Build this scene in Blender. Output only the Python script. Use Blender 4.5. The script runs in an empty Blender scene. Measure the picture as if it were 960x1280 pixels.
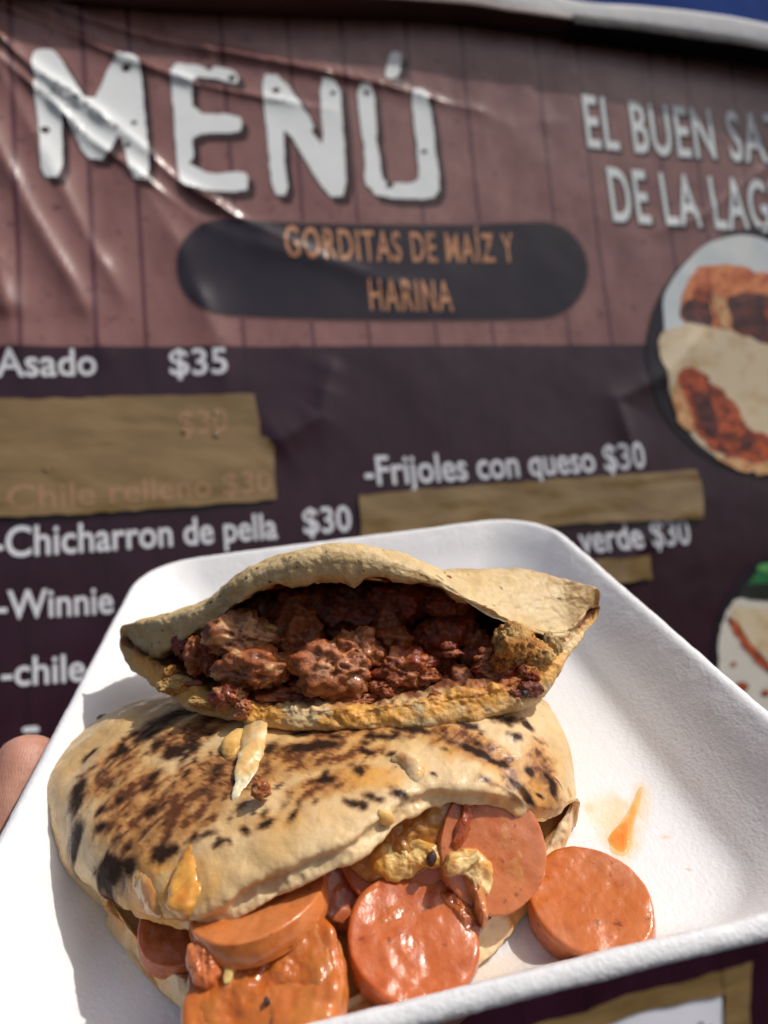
import bpy, bmesh, math, random
import numpy as np
from mathutils import Vector, Matrix
random.seed(7); rng = np.random.RandomState(7)
scene = bpy.context.scene
C = scene.collection
# ------------------------------------------------------------------ camera
W, H, F = 960.0, 1280.0, 782.0
def nz(v): v = np.asarray(v, float); return v / np.linalg.norm(v)
UPC = nz((-0.108, 0.98, -0.163))                      # world up seen from the camera
FW = np.array((0, 0, -1.0)); FW = nz(FW - UPC * FW.dot(UPC))
RT = np.cross(FW, UPC)
R = np.array((RT, FW, UPC))                           # camera -> world rotation
CAM = np.array((0, 0, 1.40))
def w(p): return np.asarray(p) @ R.T + CAM            # camera-frame metres -> world metres
def wd(d): return np.asarray(d) @ R.T
def ray(x, y): return np.array(((x - W / 2) / F, (H / 2 - y) / F, -1.0))
def P(x, y, d): return ray(x, y) * d
cam_d = bpy.data.cameras.new('camera'); cam = bpy.data.objects.new('camera', cam_d); C.objects.link(cam)
M4 = Matrix([list(R[0]) + [CAM[0]], list(R[1]) + [CAM[1]], list(R[2]) + [CAM[2]], [0, 0, 0, 1]])
cam.matrix_world = M4
cam_d.sensor_fit = 'VERTICAL'; cam_d.sensor_height = 36; cam_d.sensor_width = 27
cam_d.lens = F / H * 36; cam_d.clip_start = 0.01; cam_d.clip_end = 500
cam_d.dof.use_dof = True; cam_d.dof.focus_distance = 0.146; cam_d.dof.aperture_fstop = 11.0
scene.camera = cam
# ------------------------------------------------------------------ light
SUNC = nz((0.52, 0.85, 0.09))                         # towards the sun, camera frame
SW = wd(SUNC)
elev = math.asin(SW[2]); azim = math.atan2(SW[0], SW[1])
world = bpy.data.worlds.new('World'); scene.world = world; world.use_nodes = True
nt = world.node_tree; bgn = nt.nodes['Background']
sky = nt.nodes.new('ShaderNodeTexSky'); sky.sky_type = 'NISHITA'; sky.sun_disc = False
sky.sun_elevation = elev; sky.sun_rotation = azim; sky.dust_density = 4.0; sky.air_density = .8
nt.links.new(sky.outputs[0], bgn.inputs[0]); bgn.inputs[1].default_value = 0.095
sd = bpy.data.lights.new('sun', 'SUN'); sd.energy = 3.25; sd.angle = math.radians(0.8); sd.color = (1, .95, .88)
so = bpy.data.objects.new('sun', sd); C.objects.link(so)
so.rotation_euler = Vector(SW).to_track_quat('Z', 'Y').to_euler(); so.location = (1, 0, 4)
scene.view_settings.view_transform = 'Standard'; scene.view_settings.look = 'None'
scene.view_settings.exposure = 0.0; scene.view_settings.gamma = 1
scene.cycles.max_bounces = 8

# ------------------------------------------------------------------ noise
def _h(i, j, k, s):
    n = (i * 374761393 + j * 668265263 + k * 2147483647 + s * 974634777) & 0xffffffff
    n = ((n ^ (n >> 13)) * 1274126177) & 0xffffffff
    n = n ^ (n >> 16)
    return (n & 0xffff) / 65535.0 * 2 - 1
def vnoise(p, seed=0):
    p = np.asarray(p, float); f = np.floor(p).astype(np.int64); t = p - f; t = t * t * t * (t * (t * 6 - 15) + 10)
    r = 0
    for dx in (0, 1):
        for dy in (0, 1):
            for dz in (0, 1):
                wt = (t[:, 0] if dx else 1 - t[:, 0]) * (t[:, 1] if dy else 1 - t[:, 1]) * (t[:, 2] if dz else 1 - t[:, 2])
                r = r + wt * _h(f[:, 0] + dx, f[:, 1] + dy, f[:, 2] + dz, seed)
    return r
def fbm(p, octv=4, seed=0, gain=.5):
    p = np.asarray(p, float); r = 0; a = 1; tot = 0
    for o in range(octv):
        r = r + a * vnoise(p * (2.03 ** o) + 17.3 * o, seed + o); tot += a; a *= gain
    return r / tot * 1.5
def sstep(a, b, x): t = np.clip((x - a) / (b - a), 0, 1); return t * t * (3 - 2 * t)
def mix(a, b, f): f = np.asarray(f)[..., None]; return np.asarray(a) * (1 - f) + np.asarray(b) * f

# ------------------------------------------------------------------ object helpers
def tag(o, label=None, cat=None, group=None, kind=None):
    for k, v in (('label', label), ('category', cat), ('group', group), ('kind', kind)):
        if v: o[k] = v
    return o
def empty(name, loc, label, cat, group=None):
    o = bpy.data.objects.new(name, None); C.objects.link(o); o.location = Vector(loc); o.empty_display_size = .01
    return tag(o, label, cat, group)
def mesh_obj(name, verts, faces, m, parent=None, smooth=True, col=None, uv=None, base=None):
    verts = np.asarray(verts, float)
    off = np.array(parent.location) if (parent is not None and parent.parent is None) else (np.array(base) if base is not None else np.zeros(3))
    if parent is not None and parent.parent is not None: off = np.array(parent.parent.location)
    if parent is not None and parent.type == 'MESH' and parent.parent is None: off = np.array(parent.location)
    me = bpy.data.meshes.new(name); nl = np.array([len(f) for f in faces], np.int32)
    fl = np.concatenate([np.asarray(f, np.int32) for f in faces]) if nl.min() != nl.max() else np.asarray(faces, np.int32).ravel()
    me.vertices.add(len(verts)); me.vertices.foreach_set('co', (verts - off).astype(np.float32).ravel())
    me.loops.add(len(fl)); me.loops.foreach_set('vertex_index', fl)
    me.polygons.add(len(nl)); me.polygons.foreach_set('loop_start', np.concatenate(([0], np.cumsum(nl)[:-1])).astype(np.int32))
    me.update(calc_edges=True); me.validate()
    o = bpy.data.objects.new(name, me); C.objects.link(o)
    if parent is not None: o.parent = parent
    else: o.location = Vector(off)
    if m is not None: me.materials.append(m)
    me.polygons.foreach_set('use_smooth', [smooth] * len(me.polygons))
    if col is not None:
        a = me.color_attributes.new('Col', 'FLOAT_COLOR', 'POINT')
        c4 = np.ones((len(verts), 4), np.float32); c4[:, :3] = col; a.data.foreach_set('color', c4.ravel())
    if uv is not None:
        a = me.attributes.new('st', 'FLOAT_VECTOR', 'POINT')
        c3 = np.zeros((len(verts), 3), np.float32); c3[:, :2] = uv; a.data.foreach_set('vector', c3.ravel())
    return o
def grid_faces(n, m, wrap=False):
    f = []
    for i in range(n - 1):
        for j in range(m if wrap else m - 1):
            k = (j + 1) % m
            f.append((i * m + j, i * m + k, (i + 1) * m + k, (i + 1) * m + j))
    return f
def vnormals(v, faces):
    f = np.asarray(faces); a, b, c, d = v[f[:, 0]], v[f[:, 1]], v[f[:, 2]], v[f[:, 3]]
    fn = np.cross(c - a, d - b); n = np.zeros_like(v)
    for k in range(4): np.add.at(n, f[:, k], fn)
    return n / (np.linalg.norm(n, axis=1, keepdims=True) + 1e-12)
def crom(pts, n, closed=False):
    pts = np.asarray(pts, float); N = len(pts)
    if closed: u = np.linspace(0, N, n, endpoint=False)
    else: u = np.linspace(0, N - 1, n)
    i = np.floor(u).astype(int)
    if not closed: i = np.minimum(i, N - 2)
    t = (u - i).reshape((-1,) + (1,) * (pts.ndim - 1))
    g = (lambda k: pts[k % N]) if closed else (lambda k: pts[np.clip(k, 0, N - 1)])
    p0, p1, p2, p3 = g(i - 1), g(i), g(i + 1), g(i + 2)
    return .5 * (2 * p1 + (p2 - p0) * t + (2 * p0 - 5 * p1 + 4 * p2 - p3) * t ** 2 + (3 * p1 - p0 - 3 * p2 + p3) * t ** 3)

# ------------------------------------------------------------------ materials
class NB:
    def __init__(s, name):
        s.m = bpy.data.materials.new(name); s.m.use_nodes = True; s.t = s.m.node_tree; s.bs = s.t.nodes['Principled BSDF']
    def n(s, typ, ins=None, **kw):
        nd = s.t.nodes.new(typ)
        for k, v in kw.items(): setattr(nd, k, v)
        for k, v in (ins or {}).items(): s.set(nd.inputs[k], v)
        return nd
    def set(s, sock, v):
        if isinstance(v, bpy.types.NodeSocket): s.t.links.new(v, sock)
        elif hasattr(v, 'outputs'): s.t.links.new(v.outputs[0], sock)
        else: sock.default_value = v
    def b(s, **kw):
        for k, v in kw.items(): s.set(s.bs.inputs[k.replace('_', ' ')], v)
    def math(s, op, a, b=0.0, c=None, clamp=False):
        nd = s.n('ShaderNodeMath', operation=op, use_clamp=clamp); s.set(nd.inputs[0], a); s.set(nd.inputs[1], b)
        if c is not None: s.set(nd.inputs[2], c)
        return nd.outputs[0]
    def noise(s, scale, detail=4, rough=.55, vec=None, dist=0):
        nd = s.n('ShaderNodeTexNoise', {'Scale': scale, 'Detail': detail, 'Roughness': rough, 'Distortion': dist})
        s.set(nd.inputs['Vector'], vec if vec is not None else s.obj())
        return nd.outputs['Fac']
    def vor(s, scale, vec=None, out='Distance', **kw):
        nd = s.n('ShaderNodeTexVoronoi', {'Scale': scale}, **kw); s.set(nd.inputs['Vector'], vec if vec is not None else s.obj())
        return nd.outputs[out]
    def obj(s):
        if not hasattr(s, '_o'): s._o = s.n('ShaderNodeTexCoord').outputs['Object']
        return s._o
    def attr(s, name): return s.n('ShaderNodeAttribute', attribute_name=name)
    def ramp(s, fac, a, b_):  # map range
        return s.n('ShaderNodeMapRange', {0: fac, 1: a, 2: b_}, clamp=True).outputs[0]
    def mixc(s, f, a, b_, mode='MIX'):
        nd = s.n('ShaderNodeMix', data_type='RGBA', blend_type=mode)
        s.set(nd.inputs[0], f); s.set(nd.inputs[6], a if isinstance(a, bpy.types.NodeSocket) else (*a, 1)); s.set(nd.inputs[7], b_ if isinstance(b_, bpy.types.NodeSocket) else (*b_, 1))
        return nd.outputs[2]
    def bump(s, *hs):   # (height, distance_m)
        nrm = None
        for h, d in hs:
            nd = s.n('ShaderNodeBump', {'Strength': 1.0, 'Distance': d, 'Height': h})
            if nrm is not None: s.t.links.new(nrm, nd.inputs['Normal'])
            nrm = nd.outputs[0]
        s.b(Normal=nrm)
def sss(nb, w_, rad, scale):
    nb.b(Subsurface_Weight=w_, Subsurface_Radius=rad, Subsurface_Scale=scale)

def mat_foam():
    nb = NB('foam')

    v = nb.vor(850); v2 = nb.vor(380)
    cell = nb.vor(520, out='Color')
    sp = nb.n('ShaderNodeSeparateColor', {0: cell}).outputs[0]
    rough = nb.math('MULTIPLY_ADD', sp, .35, .30)
    nb.b(Base_Color=nb.attr('Col').outputs['Color'], Roughness=rough, IOR=1.45, Specular_IOR_Level=.5)
    sss(nb, .35, (1, 1, 1), .002)
    nb.bump((v2, .00003), (v, .00007), (nb.vor(1500), .00006))
    return nb.m
def mat_food(name, rough=.5, spec=.5, wet=0, bumps=((700, .0003),), sssw=.15, rad=(1, .45, .2), sc=.0025, var=.25, vsc=300, coat=0, wetscale=160):
    nb = NB(name); col = nb.attr('Col').outputs['Color']
    n1 = nb.noise(vsc, 6, .65)
    f = nb.math('MULTIPLY_ADD', n1, var * 2, 1 - var)
    cc = nb.n('ShaderNodeCombineColor', {0: f, 1: f, 2: f}).outputs[0]
    c2 = nb.mixc(1.0, col, cc, 'MULTIPLY')
    lum = nb.n('ShaderNodeRGBToBW', {0: col}).outputs[0]
    nb.b(Base_Color=c2, Specular_IOR_Level=nb.math('MULTIPLY', nb.ramp(lum, .01, .12), spec) if name == 'flour_dough' else spec)
    if wet:
        wn = nb.ramp(nb.noise(wetscale, 3), .42, .6)
        nb.b(Roughness=nb.math('MULTIPLY_ADD', wn, -(rough - wet), rough))
    else: nb.b(Roughness=rough)
    if coat: nb.b(Coat_Weight=coat, Coat_Roughness=.07)
    sss(nb, sssw, rad, sc)
    nb.bump(*[(nb.noise(s, 5, .6), d) for s, d in bumps])
    return nb.m
def mat_plain(name, color, rough=.5, bumps=(), spec=.5, var=0, vsc=200, sssw=0, coat=0):
    nb = NB(name)
    if var:
        f = nb.math('MULTIPLY_ADD', nb.noise(vsc, 5, .6), var * 2, 1 - var)
        cc = nb.n('ShaderNodeCombineColor', {0: f, 1: f, 2: f}).outputs[0]
        nb.b(Base_Color=nb.mixc(1.0, color, cc, 'MULTIPLY'))
    else: nb.b(Base_Color=(*color, 1))
    nb.b(Roughness=rough, Specular_IOR_Level=spec)
    if sssw: sss(nb, sssw, (1, .4, .2), .003)
    if coat: nb.b(Coat_Weight=coat, Coat_Roughness=.08)
    if bumps: nb.bump(*[(nb.noise(s, 4, .6), d) for s, d in bumps])
    return nb.m

# ================================================================== BANNER
BR_ = nz((3120, 210, -782)); BR_ = nz(BR_ - UPC * BR_.dot(UPC)); BU = UPC; BN = np.cross(BR_, BU)
B0 = P(480, 640, 0.75)
BOW, BOWC = 0.17, 0.33
def bow(a, b): return BOW * (a - BOWC) ** 2 - BOW * BOWC ** 2 + .10 * np.maximum(0, b - .02) ** 2
def st(x, y):
    r = ray(x, y); z = 0.0
    for _ in range(6):                                 # the banner bows gently towards its sides
        q = r * ((B0.dot(BN) + z) / r.dot(BN)) - B0; z = bow(q.dot(BR_), q.dot(BU))
    return np.array((q.dot(BR_), q.dot(BU)))
def stl(pl): return np.array([st(*p) for p in pl])
def polyd(s, pl):
    """distance to polyline and signed side"""
    best = np.full(len(s), 1e9); side = np.zeros(len(s)); par = np.zeros(len(s)); L = len(pl) - 1
    for i in range(L):
        a, b = pl[i], pl[i + 1]; ab = b - a; l2 = ab.dot(ab)
        t = np.clip(((s - a) @ ab) / l2, 0, 1); d = s - (a + t[:, None] * ab); dd = np.hypot(d[:, 0], d[:, 1])
        cr = (ab[0] * (s[:, 1] - a[1]) - ab[1] * (s[:, 0] - a[0])) / math.sqrt(l2)
        m = dd < best; best[m] = dd[m]; side[m] = np.sign(cr[m]) * dd[m]; par[m] = (i + t[m]) / L
    return best, side, par
CREASES = [  # pixel polyline, amplitude (m), half width (m)
    ([(-160, -60), (50, 0), (110, 25), (200, 52), (300, 72), (400, 92), (480, 108), (600, 140)], .0062, .0062),
    ([(-120, -40), (60, 30), (150, 72), (240, 105), (330, 125), (420, 140)], .0050, .0050),
    ([(-140, -40), (0, 50), (50, 95), (110, 135), (170, 180), (230, 235), (300, 275), (400, 320)], .0066, .0060),
    ([(-140, 0), (0, 75), (60, 125), (110, 175), (160, 210), (240, 270)], .0050, .0050),
    ([(-90, 0), (0, 190), (40, 270), (100, 370), (130, 440)], .0075, .017),
    ([(-60, -20), (60, 200), (110, 300), (170, 400)], .0050, .014),
    ([(-140, 60), (-20, 260), (10, 380), (30, 470)], .0070, .018),
    ([(150, 190), (220, 300), (270, 420), (290, 520)], .0040, .020),
    ([(230, 270), (300, 300), (420, 330), (560, 380)], .0028, .014),
    ([(560, 115), (640, 160), (720, 150)], .0008, .018),
    ([(800, 600), (770, 500), (830, 470), (890, 400)], .0044, .018),
    ([(1000, 180), (930, 230), (880, 270), (800, 300)], .0022, .010),
    ([(330, 560), (400, 520), (420, 440)], .0034, .02),
    ([(760, 760), (790, 690), (880, 620)], .0034, .018),
]
_cr = [(stl(p), a, wd_) for p, a, wd_ in CREASES]
def bdisp(s):
    s = np.asarray(s, float); z = np.zeros(len(s))
    p3 = np.c_[s * 2.6, np.zeros(len(s))]
    z += bow(s[:, 0], s[:, 1]) + .004 * fbm(p3, 2, 3)
    z += .0006 * fbm(np.c_[s * 14, np.zeros(len(s))], 3, 9)
    for pl, a, hw in _cr:
        d, sd_, par = polyd(s, pl)
        env = sstep(0, .15, par) * (1 - sstep(.75, 1, par)) * .8 + .2
        env = env * (.75 + .35 * vnoise(np.c_[par * 9, par * 0, par * 0 + a * 1e4], 5))
        z += 1.4 * a * env * np.exp(-(np.sqrt(d * d + (hw * .16) ** 2) / hw) ** 1.15)
        if hw < .009:                                   # little puckers across the sharp creases
            z += .0011 * env * np.exp(-(d / (hw * 1.6)) ** 2) * fbm(np.c_[s[:, 0] * 95 + s[:, 1] * 25, s[:, 1] * 40 - s[:, 0] * 12, s[:, 0] * 0], 2, 8)
    return z
def bpt(s, off=0.0):
    s = np.asarray(s, float); e = .0015
    z = bdisp(s)
    p = B0 + s[:, :1] * BR_ + s[:, 1:2] * BU + (z + off)[:, None] * BN
    return w(p)
banner = empty('vinyl_banner', bpt([st(480, 1400)])[0], 'large maroon vinyl menu banner with MENÚ in white letters behind the foam tray', 'banner')
s0, t1 = st(-260, -20); s1, t0 = st(1300, 1500)
t1 = .5 * (st(480, -14)[1] + st(700, 2)[1])
GS = .0022
S = np.arange(s0, s1, GS); T = np.arange(t0, t1 + GS, GS)
# top hem of the banner sags a little towards the right
SS, TT = np.meshgrid(S, T, indexing='ij')
ta, tb = st(480, -4)[1], st(960, 66)[1]; sa, sb = st(480, -4)[0], st(960, 66)[0]
top = np.interp(S, [S[0], sa, sb, S[-1]], [ta + .01, ta, tb, tb - .03])
fr = (TT - T[0]) / (T[-1] - T[0]); TT = T[0] + fr * (top[:, None] - T[0])
stv = np.c_[SS.ravel(), TT.ravel()]
nb = NB('printed_vinyl')
at = nb.attr('st').outputs['Vector']; sep = nb.n('ShaderNodeSeparateXYZ', {0: at}); sx, sy = sep.outputs[0], sep.outputs[1]
lines = None
for px in (-60, 28, 122, 183, 305, 392, 462, 546, 617, 712, 765, 858, 905, 965, 1050, 1150):
    a = st(px, 430)[0]
    d = nb.math('ABSOLUTE', nb.math('SUBTRACT', sx, float(a)))
    l = nb.math('SUBTRACT', 1.0, nb.ramp(d, .0012, .0034))
    lines = l if lines is None else nb.math('MAXIMUM', lines, l)
sc3 = nb.n('ShaderNodeMapping', {'Vector': at, 'Scale': (1.0, .45, 1)}).outputs[0]
grain = nb.noise(26, 5, .6, vec=sc3); speck = nb.ramp(nb.noise(70, 2, .5, vec=at), .63, .70)
speck2 = nb.ramp(nb.noise(150, 2, .5, vec=at), .66, .72)
base = nb.mixc(nb.ramp(grain, .3, .7), (.195, .086, .080), (.285, .142, .130))
base = nb.mixc(nb.math('MULTIPLY', speck, .7), base, (.10, .040, .042))
base = nb.mixc(nb.math('MULTIPLY', speck2, .65), base, (.11, .045, .045))
base = nb.mixc(nb.math('MULTIPLY', lines, .85), base, (.075, .018, .032))
dark = nb.mixc(nb.math('MULTIPLY', lines, .55), nb.mixc(nb.ramp(grain, .3, .7), (.021, .006, .012), (.032, .010, .020)), (.016, .007, .012))
_sp = np.array([st(x, y) for x, y in ((-200, 437), (0, 435), (200, 434), (400, 433), (600, 432), (800, 432), (1100, 431))])
_pf = [float(c) for c in np.polyfit(_sp[:, 0], _sp[:, 1], 2)]
tl = nb.math('MULTIPLY_ADD', nb.math('MULTIPLY_ADD', sx, _pf[0], _pf[1]), sx, _pf[2])
below = nb.math('LESS_THAN', sy, tl)
# bevelled light line right at the seam of the two printed fields
nb.b(Base_Color=nb.mixc(below, base, dark), Specular_IOR_Level=.42)
rough = nb.math('MULTIPLY_ADD', nb.noise(30, 3, vec=at), .10, .15)
nb.b(Roughness=rough)
def weave(nb, at):
    wv = nb.n('ShaderNodeTexWave', {'Vector': at, 'Scale': 110.0, 'Distortion': .6, 'Detail': 1.0}, bands_direction='Y').outputs['Fac']
    wx = nb.n('ShaderNodeTexWave', {'Vector': at, 'Scale': 70.0, 'Distortion': .6, 'Detail': 1.0}, bands_direction='X').outputs['Fac']
    nb.bump((wv, .00009), (wx, .00003), (nb.noise(9, 3, .5, vec=at), .0007))
weave(nb, at)
mesh_obj('sheet', bpt(stv), grid_faces(len(S), len(T)), nb.m, banner, uv=stv)

def print_mat(name, c, rough=.22, var=0.12, vs=60, c2=None, lo=.45, hi=.6, fs=None):
    nb = NB(name); at = nb.attr('st').outputs['Vector']
    f = nb.noise(vs, 5, .6, vec=at)
    if c2: col = nb.mixc(nb.ramp(f, lo, hi), c, c2)
    else:
        g = nb.math('MULTIPLY_ADD', f, var * 2, 1 - var); col = nb.mixc(1., c, nb.n('ShaderNodeCombineColor', {0: g, 1: g, 2: g}).outputs[0], 'MULTIPLY')
    nb.b(Base_Color=col, Roughness=rough, Specular_IOR_Level=.28); weave(nb, at); return nb.m
def bm_to_banner(bm, name, m, layer, parent=None, step=.006):
    bmesh.ops.triangulate(bm, faces=bm.faces[:])
    xs = [v.co.x for v in bm.verts]; ys = [v.co.y for v in bm.verts]
    for ax, lo, hi in ((0, min(xs), max(xs)), (1, min(ys), max(ys))):
        k = math.ceil(lo / step)
        while k * step < hi:
            co = (k * step, 0, 0) if ax == 0 else (0, k * step, 0)
            bmesh.ops.bisect_plane(bm, geom=bm.verts[:] + bm.edges[:] + bm.faces[:], plane_co=co, plane_no=(1, 0, 0) if ax == 0 else (0, 1, 0))
            k += 1
    s = np.array([(v.co.x, v.co.y) for v in bm.verts]); bm.verts.index_update()
    fs = [[v.index for v in f.verts] for f in bm.faces]; bm.free()
    pts = bpt(s, .0004 + .0004 * layer)
    nrm = wd(BN)
    out = []
    for f in fs:
        a, b, c = pts[f[0]], pts[f[1]], pts[f[2]]
        out.append(f if np.cross(b - a, c - a).dot(nrm) > 0 else f[::-1])
    return mesh_obj(name, pts, out, m, parent or banner, uv=s)
def chaikin(p, it=2):
    p = np.asarray(p, float)
    for _ in range(it):
        q = np.roll(p, -1, 0); p = np.stack((.8 * p + .2 * q, .2 * p + .8 * q), 1).reshape(-1, 2)
    return p
def print_poly(name, polys, m, layer, smooth=1, parent=None, jag=0, off=(0, 0), instr='px'):
    bm = bmesh.new()
    for k, pl in enumerate(polys):
        q = chaikin(pl, smooth) if smooth else np.asarray(pl, float)
        if jag:
            n2 = []
            for a, b in zip(q, np.roll(q, -1, 0)):
                L = max(1, int(np.hypot(*(b - a)) / 6))
                for i in range(L): n2.append(a + (b - a) * i / L)
            q = np.array(n2); q = q + jag * np.c_[vnoise(np.c_[q * .11, q[:, :1] * 0], 4 + k), vnoise(np.c_[q * .11, q[:, :1] * 0 + 5], 8 + k)]
        q = np.array([st(x + off[0], y + off[1]) for x, y in q])
        bm.faces.new([bm.verts.new((a, b, 0)) for a, b in q])
    return bm_to_banner(bm, name, m, layer, parent)
def glyphs(txt, bold=0.0, sp=1.0):
    cu = bpy.data.curves.new('tmp', 'FONT'); cu.body = txt; cu.size = 1; cu.offset = bold; cu.resolution_u = 5; cu.space_character = sp
    o = bpy.data.objects.new('tmp', cu); C.objects.link(o); dg = bpy.context.evaluated_depsgraph_get()
    me = bpy.data.meshes.new_from_object(o.evaluated_get(dg)); bm = bmesh.new(); bm.from_mesh(me)
    bpy.data.objects.remove(o); bpy.data.meshes.remove(me); bpy.data.curves.remove(cu); return bm
_H = glyphs('H'); CAPH = max(v.co.y for v in _H.verts); _H.free()
def text(txt, p0, p1, cap, m, layer=2, bold=.012, off=(0, 0), name='lettering', lean=0, jag=0, sp=1.0):
    bm = glyphs(txt, bold, sp)
    x0 = min(v.co.x for v in bm.verts); x1 = max(v.co.x for v in bm.verts)
    A = st(p0[0] + off[0], p0[1] + off[1]); Bv = st(p1[0] + off[0], p1[1] + off[1]); cx, cy = (p0[0] + p1[0]) / 2, (p0[1] + p1[1]) / 2
    hgt = (st(cx, cy - cap) - st(cx, cy))[1]
    X = (Bv - A) / (x1 - x0); Y = np.array((lean * hgt, hgt)) / CAPH
    for v in bm.verts:
        q = A + X * (v.co.x - x0) + Y * v.co.y
        if jag: q = q + jag * .001 * np.array((vnoise([[q[0] * 300, q[1] * 300, 0]])[0], vnoise([[q[0] * 300, q[1] * 300, 5]])[0]))
        v.co = (q[0], q[1], 0)
    return bm_to_banner(bm, name, m, layer)
M_white = print_mat('white_print', (.80, .84, .85), var=.06); M_shadow = print_mat('dark_print', (.045, .022, .024))
M_text = print_mat('grey_white_print', (.66, .67, .72), var=.08); M_pill = print_mat('charcoal_print', (.022, .017, .027))
M_pillrim = print_mat('rim_print', (.20, .10, .09)); M_tan = print_mat('tan_print', (.56, .27, .14), c2=(.14, .07, .055), vs=110, lo=.52, hi=.66)
# MENÚ
LM = [(42, 62), (66, 62), (75, 72), (113, 137), (143, 70), (165, 68), (175, 76), (182, 150), (188, 229), (165, 227), (151, 165), (133, 202), (108, 201), (77, 133), (80, 227), (54, 227), (50, 160), (43, 115), (46, 100), (40, 80)]
LE = [(212, 78), (250, 82), (256, 86), (262, 83), (292, 88), (300, 100), (296, 106), (280, 103), (272, 99), (240, 97), (240, 142), (298, 145), (303, 155), (300, 167), (240, 168), (243, 198), (236, 204), (246, 210), (262, 218), (305, 216), (311, 224), (309, 242), (235, 238), (223, 228), (217, 140)]
LN = [(326, 94), (352, 96), (394, 160), (388, 166), (405, 185), (398, 100), (424, 105), (428, 150), (434, 247), (408, 246), (356, 158), (354, 190), (361, 245), (340, 243), (333, 160)]
LU = [(446, 107), (466, 109), (472, 165), (469, 174), (475, 195), (476, 222), (484, 229), (515, 230), (524, 222), (520, 170), (512, 112), (532, 113), (540, 150), (543, 180), (550, 235), (540, 250), (470, 247), (464, 236), (456, 232), (456, 190), (450, 160)]
LA = [(487, 66), (503, 67), (498, 98), (478, 101)]
for L in (LM, LE, LN, LU, LA):
    print_poly('letter_shadow', [L], M_shadow, 1, 1, jag=.7, off=(9, 9))
    print_poly('letter', [L], M_white, 2, 1, jag=1.0)
spots = [(158, 86, 5), (58, 166, 5), (160, 184, 3), (168, 155, 3), (262, 86, 3), (345, 115, 4), (416, 118, 3), (541, 128, 3), (487, 232, 4), (290, 99, 4), (530, 190, 3), (458, 118, 3)]
for x, y, r_ in spots:
    print_poly('letter_speck', [[(x + r_ * math.cos(a) * 1.3, y + r_ * math.sin(a)) for a in np.linspace(0, 5.3, 6)]], M_shadow, 3, 1)
# pill
def pill(x0, y0, x1, y1, n=14, tilt=0):
    r_ = (y1 - y0) / 2; p = []
    for a in np.linspace(-90, 90, n): p.append((x1 - r_ + r_ * math.cos(math.radians(a)), y0 + r_ + tilt + r_ * math.sin(math.radians(a))))
    for a in np.linspace(90, 270, n): p.append((x0 + r_ + r_ * math.cos(math.radians(a)), y0 + r_ + r_ * math.sin(math.radians(a))))
    return p
print_poly('name_panel_rim', [pill(218, 272, 737, 398, tilt=4)], M_pillrim, 0, 0)
print_poly('name_panel', [pill(221, 275, 734, 395, tilt=4)], M_pill, 1, 0)
text('GORDITAS DE MAÍZ Y', (357, 322), (643, 328), 36, M_tan, 2, .012, jag=.5, sp=1.16)
text('HARINA', (463, 388), (566, 389), 37, M_tan, 2, .012, jag=.5, sp=1.16)
for o_, m_, ly in (((3, 3), M_shadow, 1), ((0, 0), M_white, 2)):
    nm = 'letter_shadow' if ly == 1 else 'lettering'
    text('EL BUEN SAZÓN', (733, 185), (1052, 204), 60, m_, ly, .016, o_, nm, lean=-.02, sp=1.12)
    text('DE LA LAGUNA', (765, 277), (1056, 290), 62, m_, ly, .016, o_, nm, lean=-.02, sp=1.12)
for tx, a, b_, cp in (('-Asado', (-18, 474), (122, 470), 33), ('$35', (213, 470), (285, 468), 31), ('-Chicharron de pella', (-8, 698), (347, 673), 34),
                      ('$30', (380, 668), (440, 663), 31), ('-Winnie', (-2, 775), (143, 766), 34), ('-chile', (4, 858), (108, 850), 34),
                      ('-Frijoles con queso $30', (457, 607), (806, 585), 33), ('verde $30', (725, 692), (862, 680), 33)):
    text(tx, a, b_, cp, M_text, 2, .014)
print_poly('lettering', [[(30, 908), (50, 906), (52, 914), (30, 915)], [(8, 930), (17, 928), (17, 934), (8, 936)]], M_text, 2, 1)
# food pictures (flat print)
def circ(cx, cy, rx, ry, n=60): return [(cx + rx * math.cos(a), cy + ry * math.sin(a)) for a in np.linspace(0, 2 * math.pi, n, endpoint=False)]
def pm(n_, a, b_, vs=40, lo=.42, hi=.6): return print_mat(n_, a, c2=b_, vs=vs, lo=lo, hi=hi, rough=.36)
FM = dict(ring=print_mat('ring_print', (.018, .014, .022)), plate=pm('plate_print', (.62, .68, .70), (.72, .74, .72), 12), tort=pm('dough_print', (.68, .56, .38), (.55, .38, .20), 34, .5, .7),
          red=pm('red_filling_print', (.50, .10, .035), (.12, .025, .018), 60), orange=pm('orange_filling_print', (.75, .27, .10), (.50, .11, .04), 55), darkf=pm('dark_filling_print', (.045, .015, .018), (.16, .04, .03), 50),
          tan=pm('tan_edge_print', (.70, .42, .20), (.45, .18, .07), 60), green=pm('green_print', (.02, .12, .04), (.03, .22, .07), 20), lgreen=pm('light_green_print', (.16, .48, .16), (.1, .35, .1), 20),
          black=pm('black_print', (.015, .02, .015), (.03, .03, .03), 20), rice=pm('speckled_white_print', (.66, .63, .55), (.50, .42, .34), 45, .55, .75))
fp = print_poly('food_picture', [circ(970, 440, 164, 158)], FM['ring'], 2, 0)
print_poly('picture_plate', [[(826, 372), (845, 340), (880, 305), (925, 293), (960, 300), (1020, 340), (1110, 400), (1110, 470), (830, 440), (828, 400)]], FM['plate'], 3, 2, fp)
print_poly('picture_filling', [[(850, 372), (862, 340), (895, 335), (930, 337), (975, 350), (1060, 380), (1090, 460), (1000, 470), (930, 425), (880, 412), (846, 405)]], FM['orange'], 4, 2, fp, jag=4)
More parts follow.
